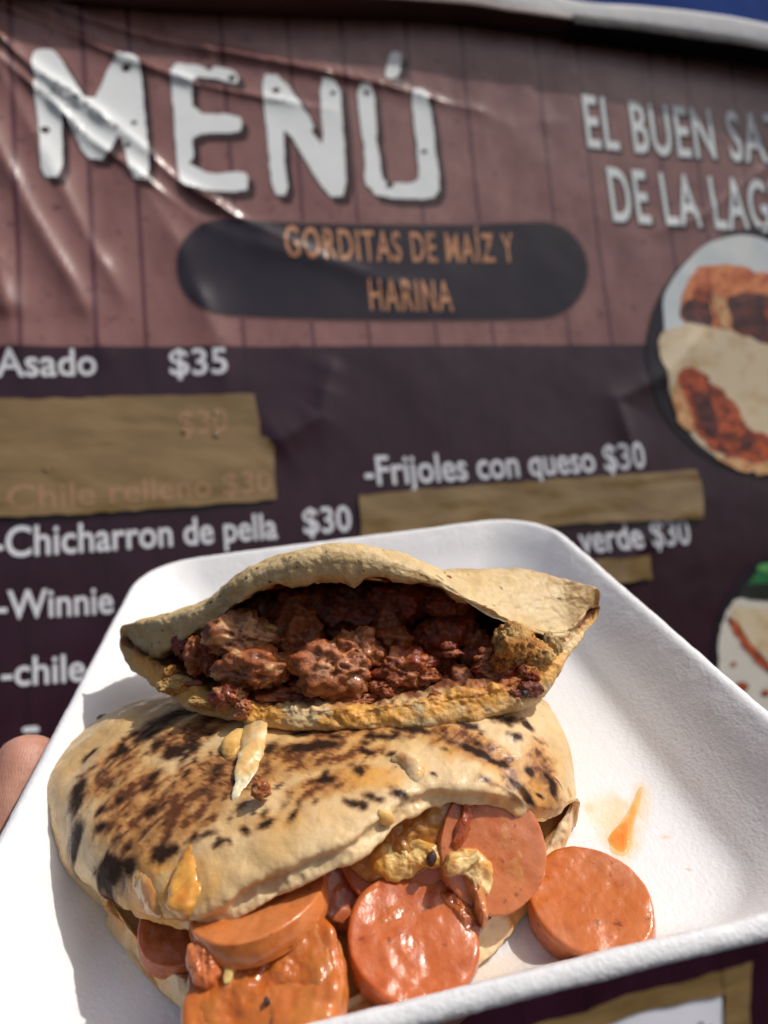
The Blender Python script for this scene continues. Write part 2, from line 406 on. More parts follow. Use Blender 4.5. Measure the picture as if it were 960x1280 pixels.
print_poly('picture_filling', [[(850, 380), (880, 372), (892, 400), (880, 412), (848, 402)]], FM['darkf'], 5, 2, fp, jag=3)
print_poly('picture_filling', [[(905, 372), (935, 366), (990, 375), (1050, 400), (1050, 440), (980, 440), (930, 420), (908, 410)]], FM['darkf'], 5, 2, fp, jag=4)
print_poly('picture_filling', [[(868, 357), (885, 352), (890, 372), (880, 382), (862, 376)]], FM['red'], 6, 2, fp, jag=3)
print_poly('picture_filling', [[(950, 385), (975, 380), (1000, 395), (990, 415), (960, 410)]], FM['red'], 6, 2, fp, jag=4)
print_poly('picture_filling', [[(884, 366), (896, 368), (910, 390), (912, 412), (900, 415), (893, 392)]], FM['tan'], 6, 2, fp, jag=2)
print_poly('picture_dough', [[(820, 428), (828, 415), (860, 404), (885, 410), (920, 418), (965, 432), (1090, 500), (1070, 570), (980, 592), (930, 588), (890, 570), (855, 540), (838, 500), (824, 450)]], FM['tort'], 5, 2, fp, jag=2)
print_poly('picture_filling', [[(842, 462), (862, 458), (885, 478), (910, 495), (925, 530), (960, 548), (1040, 560), (1000, 582), (930, 580), (885, 562), (850, 520), (848, 490)]], FM['red'], 6, 2, fp, jag=5)
print_poly('picture_filling', [[(862, 490), (880, 492), (890, 520), (900, 545), (890, 552), (868, 530)]], FM['darkf'], 7, 2, fp, jag=4)
print_poly('picture_filling', [[(920, 545), (935, 538), (940, 555), (925, 565)]], FM['darkf'], 7, 2, fp, jag=4)
print_poly('picture_dough', [[(838, 480), (848, 490), (862, 520), (868, 545), (850, 535), (840, 510)]], FM['tan'], 7, 2, fp, jag=2)
print_poly('picture_dough', [[(885, 566), (920, 578), (980, 582), (1040, 570), (1030, 590), (960, 596), (915, 588)]], FM['tan'], 7, 2, fp, jag=3)
fp2 = print_poly('food_picture', [circ(1010, 820, 122, 140)], FM['ring'], 2, 0)
print_poly('picture_plate', [[(898, 790), (905, 765), (920, 745), (1100, 740), (1100, 930), (960, 930), (910, 900), (895, 850)]], FM['rice'], 3, 2, fp2, jag=2)
print_poly('picture_leaf', [[(925, 742), (945, 712), (975, 695), (1080, 695), (1080, 752)]], FM['green'], 4, 2, fp2)
print_poly('picture_leaf', [[(920, 748), (925, 730), (1000, 730), (1000, 754)]], FM['black'], 5, 1, fp2)
print_poly('picture_leaf', [[(940, 712), (950, 703), (1060, 706), (1060, 716), (960, 718)]], FM['lgreen'], 6, 2, fp2)
print_poly('picture_dough', [[(908, 762), (930, 758), (1050, 770), (1050, 850), (965, 838), (935, 800)]], FM['tort'], 4, 2, fp2, jag=2)
print_poly('picture_filling', [[(905, 770), (915, 772), (940, 808), (968, 842), (958, 842), (930, 812)]], FM['red'], 5, 2, fp2, jag=2)
for x, y, r_ in ((898, 848, 5), (915, 830, 4), (955, 866, 6), (925, 858, 9), (940, 884, 5)):
    print_poly('picture_speck', [circ(x, y, r_, r_ * .7, 9)], FM['red'], 5, 0, fp2)

# brown tape strips stuck on the banner
nb = NB('brown_tape'); at = nb.attr('st').outputs['Vector']
mp = nb.n('ShaderNodeMapping', {'Vector': at, 'Scale': (.7, 1.3, 1)}).outputs[0]
cr1 = nb.noise(20, 3, .5, vec=mp)
c = nb.mixc(nb.ramp(cr1, .35, .68), (.180, .115, .046), (.245, .160, .070))
nb.b(Base_Color=c, Roughness=.14, Specular_IOR_Level=.5)
vd = nb.n('ShaderNodeTexVoronoi', {'Vector': mp, 'Scale': 22.0}, feature='DISTANCE_TO_EDGE').outputs[0]
nb.bump((cr1, .0030))
M_tape = nb.m; M_ghost = print_mat('ghost_print', (.32, .19, .11), rough=.25)
def tape(poly, label, layer=6):
    p = np.asarray(poly, float); bm = bmesh.new(); n2 = []
    for a, b_ in zip(p, np.roll(p, -1, 0)):
        L = max(1, int(np.hypot(*(b_ - a)) / 9))
        for i in range(L): n2.append(a + (b_ - a) * i / L)
    q = np.array(n2); q = q + 1.5 * np.c_[vnoise(np.c_[q * .07, q[:, :1] * 0], layer), vnoise(np.c_[q * .07, q[:, :1] * 0 + 5], layer)]
    q = stl(q); bm.faces.new([bm.verts.new((a, b_, 0)) for a, b_ in q])
    bmesh.ops.triangulate(bm, faces=bm.faces[:]); step = .004
    for ax in (0, 1):
        lo, hi = q[:, ax].min(), q[:, ax].max(); k = math.ceil(lo / step)
        while k * step < hi:
            bmesh.ops.bisect_plane(bm, geom=bm.verts[:] + bm.edges[:] + bm.faces[:], plane_co=(k * step, 0, 0) if ax == 0 else (0, k * step, 0), plane_no=(1, 0, 0) if ax == 0 else (0, 1, 0)); k += 1
    s = np.array([(v.co.x, v.co.y) for v in bm.verts]); bm.verts.index_update(); fs = [[v.index for v in f.verts] for f in bm.faces]; bm.free()
    wr = np.abs(fbm(np.c_[s * np.array((10, 34)), s[:, :1] * 0 + layer * 3], 2, layer)) * .0014
    pts = bpt(s, .0004 + .0004 * layer); pts = pts + wr[:, None] * wd(BN)
    nrm = wd(BN); n = len(pts); out = []
    for f in fs:
        a, b_, c_ = pts[f[0]], pts[f[1]], pts[f[2]]; out.append(f if np.cross(b_ - a, c_ - a).dot(nrm) > 0 else f[::-1])
    o = mesh_obj('packing_tape', pts, out, M_tape, None, uv=s, base=pts.mean(0))
    return tag(o, label, 'tape', 'strips of brown packing tape on the banner')
G = 'strips of brown packing tape on the banner'
tape([(-60, 504), (120, 499), (318, 494), (322, 520), (328, 560), (120, 572), (-60, 580)], 'brown packing tape strip below the Asado price, upper of the two stacked at left', 6)
tape([(-60, 560), (160, 552), (333, 547), (342, 560), (345, 625), (160, 640), (-60, 652)], 'wide brown packing tape strip above the Chicharron line, faded letters showing through', 8)
tape([(448, 619), (600, 607), (868, 588), (874, 602), (876, 650), (720, 655), (452, 678)], 'long brown packing tape strip just below the Frijoles con queso line', 7)
tape([(640, 708), (740, 700), (808, 695), (812, 724), (720, 734), (640, 742)], 'short brown tape strip below the verde price, half hidden by the tray', 7)
tape([(560, 1330), (672, 1275), (730, 1262), (780, 1240), (860, 1222), (935, 1200), (932, 1232), (800, 1262), (690, 1300), (590, 1360)], 'wavy brown tape strip along the top of the white paper below the tray', 12)
tape([(898, 1210), (935, 1200), (930, 1300), (955, 1420), (915, 1420), (905, 1330)], 'upright brown tape strip down the right side of the white paper', 14)
_bd, _bf = None, None
def add_glint_dome(px, py, rad, par, ly):  # small domes added on the tape to catch sun glints
    n_, m_ = 10, 18; c = bpt([st(px, py)], .0004 + .0004 * ly)[0]; X, Y, Z = wd(BR_), wd(BU), wd(BN); v = []
    for i in range(n_):
        a = i / (n_ - 1) * math.pi / 2
        for k in range(m_):
            b_ = k * 2 * math.pi / m_; v.append(c + rad * math.cos(a) * (math.cos(b_) * X * 1.2 + math.sin(b_) * Y) + rad * .75 * math.sin(a) * Z)
    mesh_obj('glint_dome', np.array(v), grid_faces(n_, m_, True), M_tape, par)
_tp = [o for o in C.objects if o.name.startswith('packing_tape')]
for x, y, r_ in ((230, 541, .0030), (268, 519, .0026), (270, 546, .0034)): add_glint_dome(x, y, r_, _tp[0], 6)
for x, y, r_ in ((262, 600, .0016), (60, 590, .0020)): add_glint_dome(x, y, r_, _tp[1], 8)
def ghost(txt, a, b_, cap):
    o = text(txt, a, b_, cap, M_ghost, 10, .012, name='faded_letters'); return o
tp = [o for o in C.objects if o.name.startswith('packing_tape')]
for txt, a, b_, cp, par in (('Chile relleno $30', (12, 640), (340, 615), 30, tp[1]), ('$30', (225, 545), (285, 540), 28, tp[0])):
    bm = glyphs(txt, .012); x0 = min(v.co.x for v in bm.verts); x1 = max(v.co.x for v in bm.verts)
    A = st(*a); Bv = st(*b_); hgt = (st(a[0], a[1] - cp) - A)[1]
    for v in bm.verts:
        q = A + (Bv - A) * ((v.co.x - x0) / (x1 - x0)) + np.array((0, hgt)) / CAPH * v.co.y; v.co = (q[0], q[1], 0)
    bmesh.ops.triangulate(bm, faces=bm.faces[:])
    for ax in (0, 1):
        cs = [v.co[ax] for v in bm.verts]; k = math.ceil(min(cs) / .004)
        while k * .004 < max(cs):
            bmesh.ops.bisect_plane(bm, geom=bm.verts[:] + bm.edges[:] + bm.faces[:], plane_co=(k * .004, 0, 0) if ax == 0 else (0, k * .004, 0), plane_no=(1, 0, 0) if ax == 0 else (0, 1, 0)); k += 1
    bm.verts.index_update(); s = np.array([(v.co.x, v.co.y) for v in bm.verts]); fs = [[v.index for v in f.verts] for f in bm.faces]; bm.free()
    ly = 8 if par is tp[1] else 6
    wr = np.abs(fbm(np.c_[s * np.array((10, 34)), s[:, :1] * 0 + ly * 3], 2, ly)) * .0014
    pts = bpt(s, .0004 + .0004 * ly) + (wr + .0002)[:, None] * wd(BN)
    mesh_obj('faded_lettering', pts, fs, M_ghost, par, uv=s)
# white paper under the tape frame
pp = print_mat('white_paper', (.72, .73, .80), rough=.7, var=.05)
bm = bmesh.new(); q = stl([(640, 1330), (780, 1268), (898, 1238), (905, 1330), (925, 1430), (640, 1430)])
bm.faces.new([bm.verts.new((a, b_, 0)) for a, b_ in q]); o = bm_to_banner(bm, 'paper_note', pp, 9); 
o.parent = None; o.location = banner.location; tag(o, 'white paper note taped to the banner below the right end of the tray', 'paper')
ink = print_mat('ink', (.05, .05, .07), rough=.6)
bm = bmesh.new()
for (x, y) in ((868, 1277), (880, 1281), (855, 1284), (835, 1283)):
    q = stl([(x, y), (x + 6, y - 3), (x + 9, y + 1), (x + 3, y + 4)]); bm.faces.new([bm.verts.new((a, b_, 0)) for a, b_ in q])
oi = bm_to_banner(bm, 'ink_mark', ink, 10); oi.parent = o; oi.location = (0, 0, 0)

# top hem: white folded tarp edge, dark strips painted as its shaded underside and blue tarp behind
def stz(pl, z, flat=False):
    out = []
    for x, y in pl:
        rr = ray(x, y); zz = z
        for _ in range(8): q = rr * ((B0.dot(BN) + zz) / rr.dot(BN)) - B0; zz = z + (0 if flat else bow(q.dot(BR_), q.dot(BU)))
        out.append((q.dot(BR_), q.dot(BU)))
    return np.array(out)
def ribbon(name, top_px, bot_px, depth_off, thick, m, seed=0, bulge=.004, flat=False):
    """a folded strip of sheeting: closed band between two edges on a plane parallel to the banner"""
    n = 90; a = crom(stz(top_px, depth_off + thick, flat), n); b_ = crom(stz(bot_px, depth_off + thick, flat), n); K = 40; v = []
    for i in range(n):
        for k in range(K):
            th = 2 * math.pi * k / K; f = .5 - .5 * math.copysign(abs(math.cos(th)) ** .3, math.cos(th)); s_ = a[i] * (1 - f) + b_[i] * f
            z = depth_off + (0 if flat else bow(s_[0], s_[1])) + thick * math.copysign(abs(math.sin(th)) ** .3, math.sin(th)) + bulge * .15 * math.sin(i * .11 + seed)
            v.append(B0 + s_[0] * BR_ + s_[1] * BU + z * BN)
    fs = grid_faces(n, K, True); fs.append(tuple(range(K))[::-1]); fs.append(tuple((n - 1) * K + k for k in range(K)))
    pts = w(np.array(v)); return mesh_obj(name, pts, fs, m, None, base=pts.mean(0))
M_hem = mat_plain('hem_white', (.55, .56, .58), .6, ((40, .0012), (300, .0002)), var=.12, vsc=18)
M_blk = mat_plain('shade_black', (.012, .010, .012), .8, ((80, .002),)); M_blue = mat_plain('blue_tarp', (.010, .040, .19), .9, ((14, .004),), spec=.04, var=.3, vsc=9)
hemo = ribbon('tarp_edge', [(-300, -300), (380, -160), (560, -95), (650, -28), (720, -2), (800, 5), (880, 14), (960, 28), (1150, 62)], [(-300, -90), (380, -14), (560, -4), (640, 9), (715, 20), (800, 31), (880, 43), (960, 57), (1150, 90)], .0170, .0140, M_hem)
M_shade = mat_plain('shade_maroon', (.11, .042, .04), .5, ((60, .0005),))
fo = ribbon('maroon_shade_strip', [(-300, -94), (380, -18), (560, -8), (640, 5), (716, 16)], [(-300, -84), (380, -6), (560, 4), (640, 15), (716, 25)], .0170, .0146, M_shade, 0, .001)  # dark strip added over the pale underside, its colour stands for shade
tag(fo, 'dark maroon strip painted as shade under the left part of the white tarp edge', 'shade strip')
tag(hemo, 'white folded tarp edge running along the top of the banner', 'tarp edge')
bb = ribbon('black_shade_strip', [(717, 18), (800, 28), (880, 40), (960, 54), (1150, 87)], [(717, 30), (800, 39), (880, 51), (960, 63), (1150, 96)], .0170, .0147, M_blk, 2, .001)  # black strip stands for the shade beneath the tarp edge
tag(bb, 'black strip painted as shade below the white tarp edge', 'strap')
bt = ribbon('blue_tarp', [(200, -260), (600, -260), (1200, -220)], [(200, 10), (600, 40), (1200, 140)], -.12, .012, M_blue, 1, .02, True)
tag(bt, 'blue tarp hanging behind the banner at top right', 'tarp')

# ================================================================== TRAY FRAME
TB_ = nz((-.1447, .323, -.9354)); TA = nz((.982, .162, -.096)); TA = nz(TA - TB_ * TA.dot(TB_)); TN = np.cross(TA, TB_)
if TN[1] < 0: TN = -TN
HF = .130; RIM = .020
def Tp(x, y, h):            # pixel on the plane h above the tray floor
    r = ray(x, y); return r * (-(HF - h) / r.dot(TN))
def loc(p):                 # camera frame -> tray coordinates
    q = np.asarray(p) + TN * HF; return np.stack((q @ TA, q @ TB_, q @ TN), -1)
def unl(q): q = np.asarray(q, float); return q[..., :1] * TA + q[..., 1:2] * TB_ + q[..., 2:3] * TN - TN * HF
quad = np.array([loc(Tp(x, y, RIM))[:2] for x, y in ((-221, 1452), (1207, 1101), (676, 642), (178, 704))])
print('tray quad', quad)
def ring(d, Rad, nc=26, ns=150):
    c = quad; n = 4; ins = []
    for i in range(n):
        e1 = nz(c[(i + 1) % n] - c[i]); e0 = nz(c[i - 1] - c[i]); sn = abs(e1[0] * e0[1] - e1[1] * e0[0])
        dn = min(d, .0015) + max(0, d - .0015) * .60           # the near wall stands steeper
        d1, d0 = (dn if i == 0 else d), (dn if i == 1 else d)  # offsets from edge i and edge i-1
        ins.append(c[i] + e0 * d1 / sn + e1 * d0 / sn)
    out = []
    for i in range(n):
        p = ins[i]; e1 = nz(ins[(i + 1) % n] - p); e0 = nz(ins[i - 1] - p)
        a, b_ = p + e0 * Rad, p + e1 * Rad
        for t in np.linspace(0, 1, nc):
            k = .56; q1 = a - e0 * Rad * k; q2 = b_ - e1 * Rad * k
            out.append((1 - t) ** 3 * a + 3 * (1 - t) ** 2 * t * q1 + 3 * (1 - t) * t * t * q2 + t ** 3 * b_)
        nx = ins[(i + 1) % n]; e = nz(p - nx); end = nx + e * Rad
        for t in np.linspace(0, 1, ns + 2)[1:-1]: out.append(b_ * (1 - t) + end * t)
    return np.array(out)
prof = [(.0300, -.0040), (.020, -.0022), (.0110, .0085), (.0065, .0140), (.0030, .0164), (.0008, .0168), (-.0002, .0174), (-.0004, .0183), (.0000, .0193), (.0009, .0200), (.0020, .0203), (.0034, .0199), (.0052, .0184), (.0085, .0152), (.0140, .0095), (.0195, .0048), (.0235, .0016), (.0280, .0003), (.034, .0)]
prof = crom(np.array(prof), 84)
vs = []; nr = None
for d, c in prof:
    rg = ring(d, max(.006, .027 - d * .55)); nr = len(rg); vs.append(np.c_[rg, np.full(nr, c)])
cen = quad.mean(0)
last = vs[-1]; first = vs[0]
for k in np.linspace(1, .02, 110)[1:]: q = last.copy(); q[:, :2] = cen + (last[:, :2] - cen) * k; vs.append(q)
pre = []
for k in np.linspace(.02, 1, 10)[:-1]: q = first.copy(); q[:, :2] = cen + (first[:, :2] - cen) * k; pre.append(q)
vs = pre + vs; n = len(vs); L = np.concatenate(vs)
fs = grid_faces(n, nr, True); fs.append(tuple(range(nr))); fs.append(tuple((n - 1) * nr + k for k in range(nr))[::-1])
L[:, 2] += .0004 * fbm(L * 28, 2, 11)
nrm = vnormals(L, [f for f in fs if len(f) == 4])
rimw = np.exp(-((L[:, 2] - .0175) / .006) ** 2)
L += nrm * ((.00001 + .00007 * rimw) * fbm(L * 700, 2, 5) + .00012 * rimw * fbm(L * 140, 2, 6))[:, None]
tray_pts = w(unl(L)); tray_base = w(unl(np.array([[cen[0], cen[1], -.004]])))[0]
tcol = np.tile(np.array((.76, .762, .77)), (len(L), 1))
_n = fbm(np.c_[L[:, :2] * 260, L[:, :1] * 0], 4, 91)
for (cx_, cy__), (rx_, ry_), cc, kk_ in (((775, 1035), (30, 52), (.74, .56, .30), .75), ((750, 1015), (22, 26), (.76, .66, .46), .6), ((800, 1000), (16, 30), (.76, .60, .36), .6), ((775, 1084), (14, 14), (.76, .64, .42), .7), ((695, 1140), (24, 40), (.76, .64, .50), .4), ((620, 1215), (60, 26), (.77, .66, .50), .5), ((160, 1215), (16, 30), (.77, .70, .58), .35), ((735, 1010), (8, 8), (.74, .52, .3), .5), ((830, 1045), (5, 4), (.72, .46, .2), .7), ((862, 1085), (3, 3), (.66, .40, .18), .8), ((838, 1182), (3, 3), (.6, .3, .12), .8)):
    c_ = loc(Tp(cx_, cy__, 0))[:2]; ex = loc(Tp(cx_ + rx_, cy__, 0))[:2] - c_; ey = loc(Tp(cx_, cy__ + ry_, 0))[:2] - c_
    q_ = (L[:, :2] - c_) @ np.linalg.inv(np.array((ex, ey)).T).T; m_ = (1 - sstep(.35, 1.15, np.hypot(q_[:, 0], q_[:, 1]) + .35 * _n)) * kk_ * (L[:, 2] > -.0015)
    tcol = mix(tcol, cc, m_)
tray = mesh_obj('foam_tray', tray_pts, fs, mat_foam(), None, base=tray_base, col=tcol)
tag(tray, 'white foam tray with rounded corners holding the filled gorditas', 'tray')
# grease stain: very thin film following the tray floor
M_gr = mat_food('grease', .12, .6, sssw=0, bumps=((400, .0002),), var=.15)
def stain(name, pts_px, h, m, cols, parent, dome=.0003, seed=0, n=40):
    pl = crom(np.array(pts_px, float), 60, True); c = pl.mean(0); v = []; cl = []
    for k in np.linspace(0, 1, n):
        for p in pl:
            q = c + (p - c) * k; l = loc(Tp(q[0], q[1], h)); z = floor_h(l[:2]) + dome * (1 - k ** 3) - .00005 * (k == 1)
            v.append((l[0], l[1], z)); cl.append(k)
    v = np.array(v); cl = np.array(cl); nn = fbm(np.c_[v[:, :2] * 500, v[:, :1] * 0], 3, seed)
    col = mix(cols[0], cols[1], np.clip(np.maximum(cl ** 1.6 + nn * .35, sstep(.6, .95, cl)), 0, 1))
    return mesh_obj(name, w(unl(v)), grid_faces(n, 60, True), m, parent, col=col)
_tv = L[(L[:, 2] > -.002)]
def floor_h(ab):
    d = np.hypot(_tv[:, 0] - ab[0], _tv[:, 1] - ab[1]); i = np.argsort(d)[:4]; return _tv[i, 2].max()
nbt = NB('grease_film'); ca = nbt.attr('Col'); nbt.b(Base_Color=ca.outputs['Color'], Roughness=.15, Alpha=1.0)
stain('grease_stain', [(762, 1048), (775, 1028), (788, 1008), (797, 988), (803, 984), (801, 1004), (793, 1030), (790, 1058), (780, 1070), (764, 1066)], 0, M_gr, ((.74, .34, .07), (.76, .52, .24)), tray, .00008, 4)
stain('grease_stain', [(760, 1048), (772, 1032), (786, 1024), (788, 1040), (785, 1060), (778, 1066), (766, 1060)], 0, M_gr, ((.74, .22, .02), (.76, .36, .09)), tray, .00025, 5)

# ================================================================== GORDITAS
def round_ends(sec, e=.0016):
    a = np.array(sec[0]); b_ = np.array(sec[-1]); ca, cb = a.mean(0), b_.mean(0); d = nz(cb - ca)
    return [ca + (a - ca) * .12 - d * e] + [np.array(q) for q in sec] + [cb + (b_ - cb) * .12 + d * e]
def shell(sections, NU, NV):
    """sections: [station][ring point] in camera frame -> closed surface"""
    G_ = np.array(sections); A = crom(G_, NU)                   # along the mouth
    B_ = np.stack([crom(A[i], NV, True) for i in range(NU)])
    return B_.reshape(-1, 3)
# ---- flour gordita (lower)
st2 = [  # LLo, LLi, ULi, ULo px ; heights LL, UL ; back seam px ; seam height
    ((132, 1122), (134, 1121), (135, 1119), (131, 1116), .006, .009, (128, 1112), .008),
    ((160, 1185), (185, 1180), (190, 1150), (165, 1140), .0045, .016, (70, 1070), .010),
    ((212, 1255), (262, 1228), (262, 1150), (232, 1138), .0045, .024, (62, 965), .013),
    ((325, 1312), (345, 1268), (348, 1100), (330, 1078), .0045, .029, (165, 888), .014),
    ((440, 1290), (440, 1236), (442, 1062), (432, 1036), .0045, .031, (350, 862), .016),
    ((552, 1240), (535, 1196), (533, 1003), (530, 980), .0045, .030, (530, 862), .016),
    ((645, 1158), (620, 1130), (614, 1002), (622, 984), .0045, .027, (660, 868), .014),
    ((700, 1075), (680, 1060), (676, 1026), (692, 1006), .0045, .019, (712, 932), .012),
    ((718, 1005), (714, 1006), (714, 1003), (717, 1000), .009, .012, (718, 996), .010)]
sec = []; ns2 = len(st2)
for i, (a, b_, c, d, hl, hu, bk, hb) in enumerate(st2):
    k = math.sin(math.pi * i / (ns2 - 1)) ** .6
    LLo = loc(Tp(*a, .0012 if k > .1 else hl)); LLi = loc(Tp(*b_, hl)); ULi = loc(Tp(*c, hu - .0046 * k)); ULo = loc(Tp(*d, hu + .0010 * k)); BK = loc(Tp(*bk, hb))
    LLm = (LLo + LLi) / 2; LLm[2] = hl + .0012 * k
    ULm = (ULo + ULi) / 2; ULm[:2] += nz((ULo - BK)[:2]) * .0016 * k; ULm[2] = hu - .0016 * k
    t1_ = ULo + (BK - ULo) * .22; t1_[2] = hu + .0014 * k
    t2_ = ULo + (BK - ULo) * .52; t2_[2] = (hu + .0014 * k) * .95 + hb * .05
    t3_ = ULo + (BK - ULo) * .86; t3_[2] = hu * .55 + hb * .5
    b1 = LLo + (BK - LLo) * .9; b1[2] = .0045
    b2 = LLo + (BK - LLo) * .5; b2[2] = .0012
    i1 = LLi + (BK - LLi) * .40; i1[2] = .0055
    i2 = (ULi * .4 + LLi * .2 + BK * .4); i2[2] = .5 * (hu + .006)
    i3 = ULi + (BK - ULi) * .45; i3[2] = hu - .0035 * k
    sec.append([LLi, LLm, LLo, b2, b1, BK, t3_, t2_, t1_, ULo, ULm, ULi, i3, i2, i1])
NU2, NV2 = 520, 420
V = shell(round_ends(sec), NU2, NV2); F2 = grid_faces(NU2, NV2, True)
F2.append(tuple(range(NV2))); F2.append(tuple((NU2 - 1) * NV2 + k for k in range(NV2))[::-1])
q4 = [f for f in F2 if len(f) == 4]; N2 = vnormals(V, q4)
if np.mean((N2 * (V - V.mean(0))).sum(1)) < 0: N2 = -N2; 
vv = (np.arange(len(V)) % NV2) / NV2 * 15; uu = np.clip(((np.arange(len(V)) // NV2) / (NU2 - 1) * 10 - 1) / 8, 0, 1)
topm = sstep(4.6, 5.6, vv) * (1 - sstep(9.2, 10.2, vv))            # outer top face
lipU = np.exp(-((vv - 10.2) / .9) ** 2); lipL = np.exp(-((vv - 1.0) / 1.0) ** 2); innm = sstep(10.6, 11.6, vv) + (1 - sstep(0, .4, vv)) + sstep(14.2, 15, vv)
disp = .0008 * fbm(V * 62, 3, 21) + .00022 * fbm(V * 300, 3, 22) + .0009 * (lipU + lipL) * fbm(V * 230, 3, 23)
V = V + N2 * disp[:, None] * np.minimum(1, np.sin(np.pi * np.clip(uu, 0, 1)) * 4 + .05)[:, None]
# colour of the dough and its griddle marks, in tray coordinates
ab = V[:, :2]
col = np.tile(np.array((.71, .51, .275)), (len(V), 1))
big = fbm(np.c_[ab * 60, V[:, 2:] * 60], 3, 31)
col = mix(col, (.62, .38, .14), sstep(-.2, .7, big) * .75)
ca_, sa_ = math.cos(math.radians(38)), math.sin(math.radians(38))
al = ab @ np.array((ca_, sa_)); ac = ab @ np.array((-sa_, ca_))
def abp(x, y, h=.028): return loc(Tp(x, y, h))[:2]
def patch(cpx, rpx, ang=0, h=.028, soft=.35):
    """soft mask round a place on the dough (metres, in the tray's own axes)"""
    c = abp(*cpx, h); ex = abp(cpx[0] + rpx[0] * math.cos(ang), cpx[1] - rpx[0] * math.sin(ang), h) - c
    ey = abp(cpx[0] + rpx[1] * math.sin(ang), cpx[1] + rpx[1] * math.cos(ang), h) - c
    Mi = np.linalg.inv(np.array((ex, ey)).T); q = (ab - c) @ Mi.T; return np.hypot(q[:, 0], q[:, 1])
st_n = fbm(np.c_[al * 230, ac * 760, ab[:, 0] * 0], 4, 41, .6)       # streaky toasting
st_f = fbm(np.c_[al * 700, ac * 2000, ab[:, 0] * 0], 3, 43, .6)
bl_n = fbm(np.c_[ab * 420, ab[:, :1] * 0], 4, 42, .6)
toast = np.zeros(len(V))
for c, r_, a in (((230, 1010), (130, 62), .5), ((165, 1000), (70, 60), .5), ((300, 985), (90, 40), .3), ((140, 950), (60, 40), .6), ((570, 935), (130, 26), -.3), ((640, 960), (80, 22), -.35), ((460, 925), (110, 22), .1), ((400, 960), (110, 30), .1), ((420, 1000), (80, 22), .3), ((676, 945), (32, 52), .2), ((250, 920), (80, 26), .3)):
    toast = np.maximum(toast, 1 - sstep(.3, 1.25, patch(c, r_, a)))
tf = topm * sstep(.05, .75, toast * .95 + st_n * .36 + bl_n * .32 + st_f * .14 - .20)
col = mix(col, (.62, .34, .10), topm * sstep(.1, .8, toast) * .7)
col = mix(col, (.40, .155, .038), np.clip(tf, 0, 1) * .82)
col = mix(col, (.13, .045, .018), topm * sstep(.62, 1.0, toast * .8 + st_n * .40 + bl_n * .35 + st_f * .2))
char = np.zeros(len(V))
for c, r_, a in (((90, 970), (13, 26), -.5), ((80, 1012), (15, 26), -.6), ((75, 1022), (10, 12), 0), ((128, 1060), (32, 15), -.25), ((155, 1062), (18, 13), -.2), ((203, 1061), (21, 14), 0), ((218, 1060), (9, 9), 0), ((200, 905), (48, 16), .45), ((245, 888), (50, 9), .2),
                 ((150, 928), (10, 7), .7), ((198, 932), (12, 8), .8), ((215, 945), (16, 10), .6), ((245, 942), (13, 8), .6), ((340, 952), (14, 10), .6), ((392, 952), (44, 9), .1), ((380, 933), (16, 5), 0), ((450, 985), (13, 9), -.3), ((480, 938), (30, 6), 0),
                 ((410, 995), (18, 6), .1), ((310, 1052), (9, 7), 0), ((280, 1063), (16, 5), .3), ((522, 928), (40, 6), -.1), ((600, 950), (52, 6), -.22), ((655, 975), (34, 6), -.35), ((648, 985), (28, 4), -.2), ((560, 912), (48, 6), -.2), ((690, 950), (8, 14), .3), ((275, 975), (14, 8), .5), ((105, 925), (14, 4), .5), ((120, 1000), (10, 5), .6), ((232, 1068), (7, 6), 0), ((635, 900), (20, 8), .2)):
    char = np.maximum(char, 1 - patch(c, (r_[0] * .86, r_[1] * .86), a) * .5)
for _k in range(150):
    _x, _y = rng.uniform(95, 700), rng.uniform(895, 1075)
    if _y > 1075 - max(0, _x - 260) * .24: continue
    _r = rng.uniform(3, 9); _w = rng.uniform(.62, .95)
    char = np.maximum(char, _w * (1 - patch((_x, _y), (_r * rng.uniform(1, 2.2), _r * .8), rng.uniform(.1, .9) if _x < 420 else rng.uniform(-.4, .2)) * .5))
cm = sstep(.46, .72, char + .13 * st_n + .20 * bl_n) * topm
col = mix(col, (.16, .060, .022), np.clip(sstep(.26, .58, char + .13 * st_n + .17 * bl_n) * topm, 0, 1) * .8)
col = mix(col, (.022, .013, .010), cm * .93)
col = mix(col, (.74, .56, .32), lipU * .55 * (1 - cm)); 
orange = sstep(.15, .6, fbm(V * 110, 3, 51)) 
col = mix(col, (.72, .30, .06), np.clip((lipU * .6 + lipL * .75) * orange, 0, 1))
for c_, r__, k_ in (((190, 1110), (66, 44), 1.0), ((250, 1120), (50, 36), .7), ((650, 985), (70, 26), .6), ((480, 1010), (60, 20), .7), ((360, 1060), (80, 22), .45), ((560, 975), (60, 18), .5)):
    col = mix(col, (.70, .33, .06), (1 - sstep(.3, 1.1, patch(c_, r__, 0, .024))) * k_ * sstep(-.5, .3, fbm(V * 160, 3, 57)) * (1 - cm))
edge = np.clip(np.exp(-((uu - 1) / .10) ** 2), 0, 1); col = mix(col, (.66, .33, .08), edge * .45 * orange)
col = mix(col, (.62, .28, .07), np.clip(innm, 0, 1) * .8)
col = mix(col, (.80, .68, .47), np.clip(lipL * .5, 0, 1) * (1 - orange))
M_flour = mat_food('flour_dough', .50, .40, wet=.26, bumps=((700, .00012), (220, .0004), (2600, .00004)), sssw=.22, var=.16, vsc=420)
_m = (vv > 5.2) & (vv < 11.0); _tp3 = unl(V[_m]); _tpx = np.c_[W / 2 + F * _tp3[:, 0] / -_tp3[:, 2], H / 2 - F * _tp3[:, 1] / -_tp3[:, 2]]
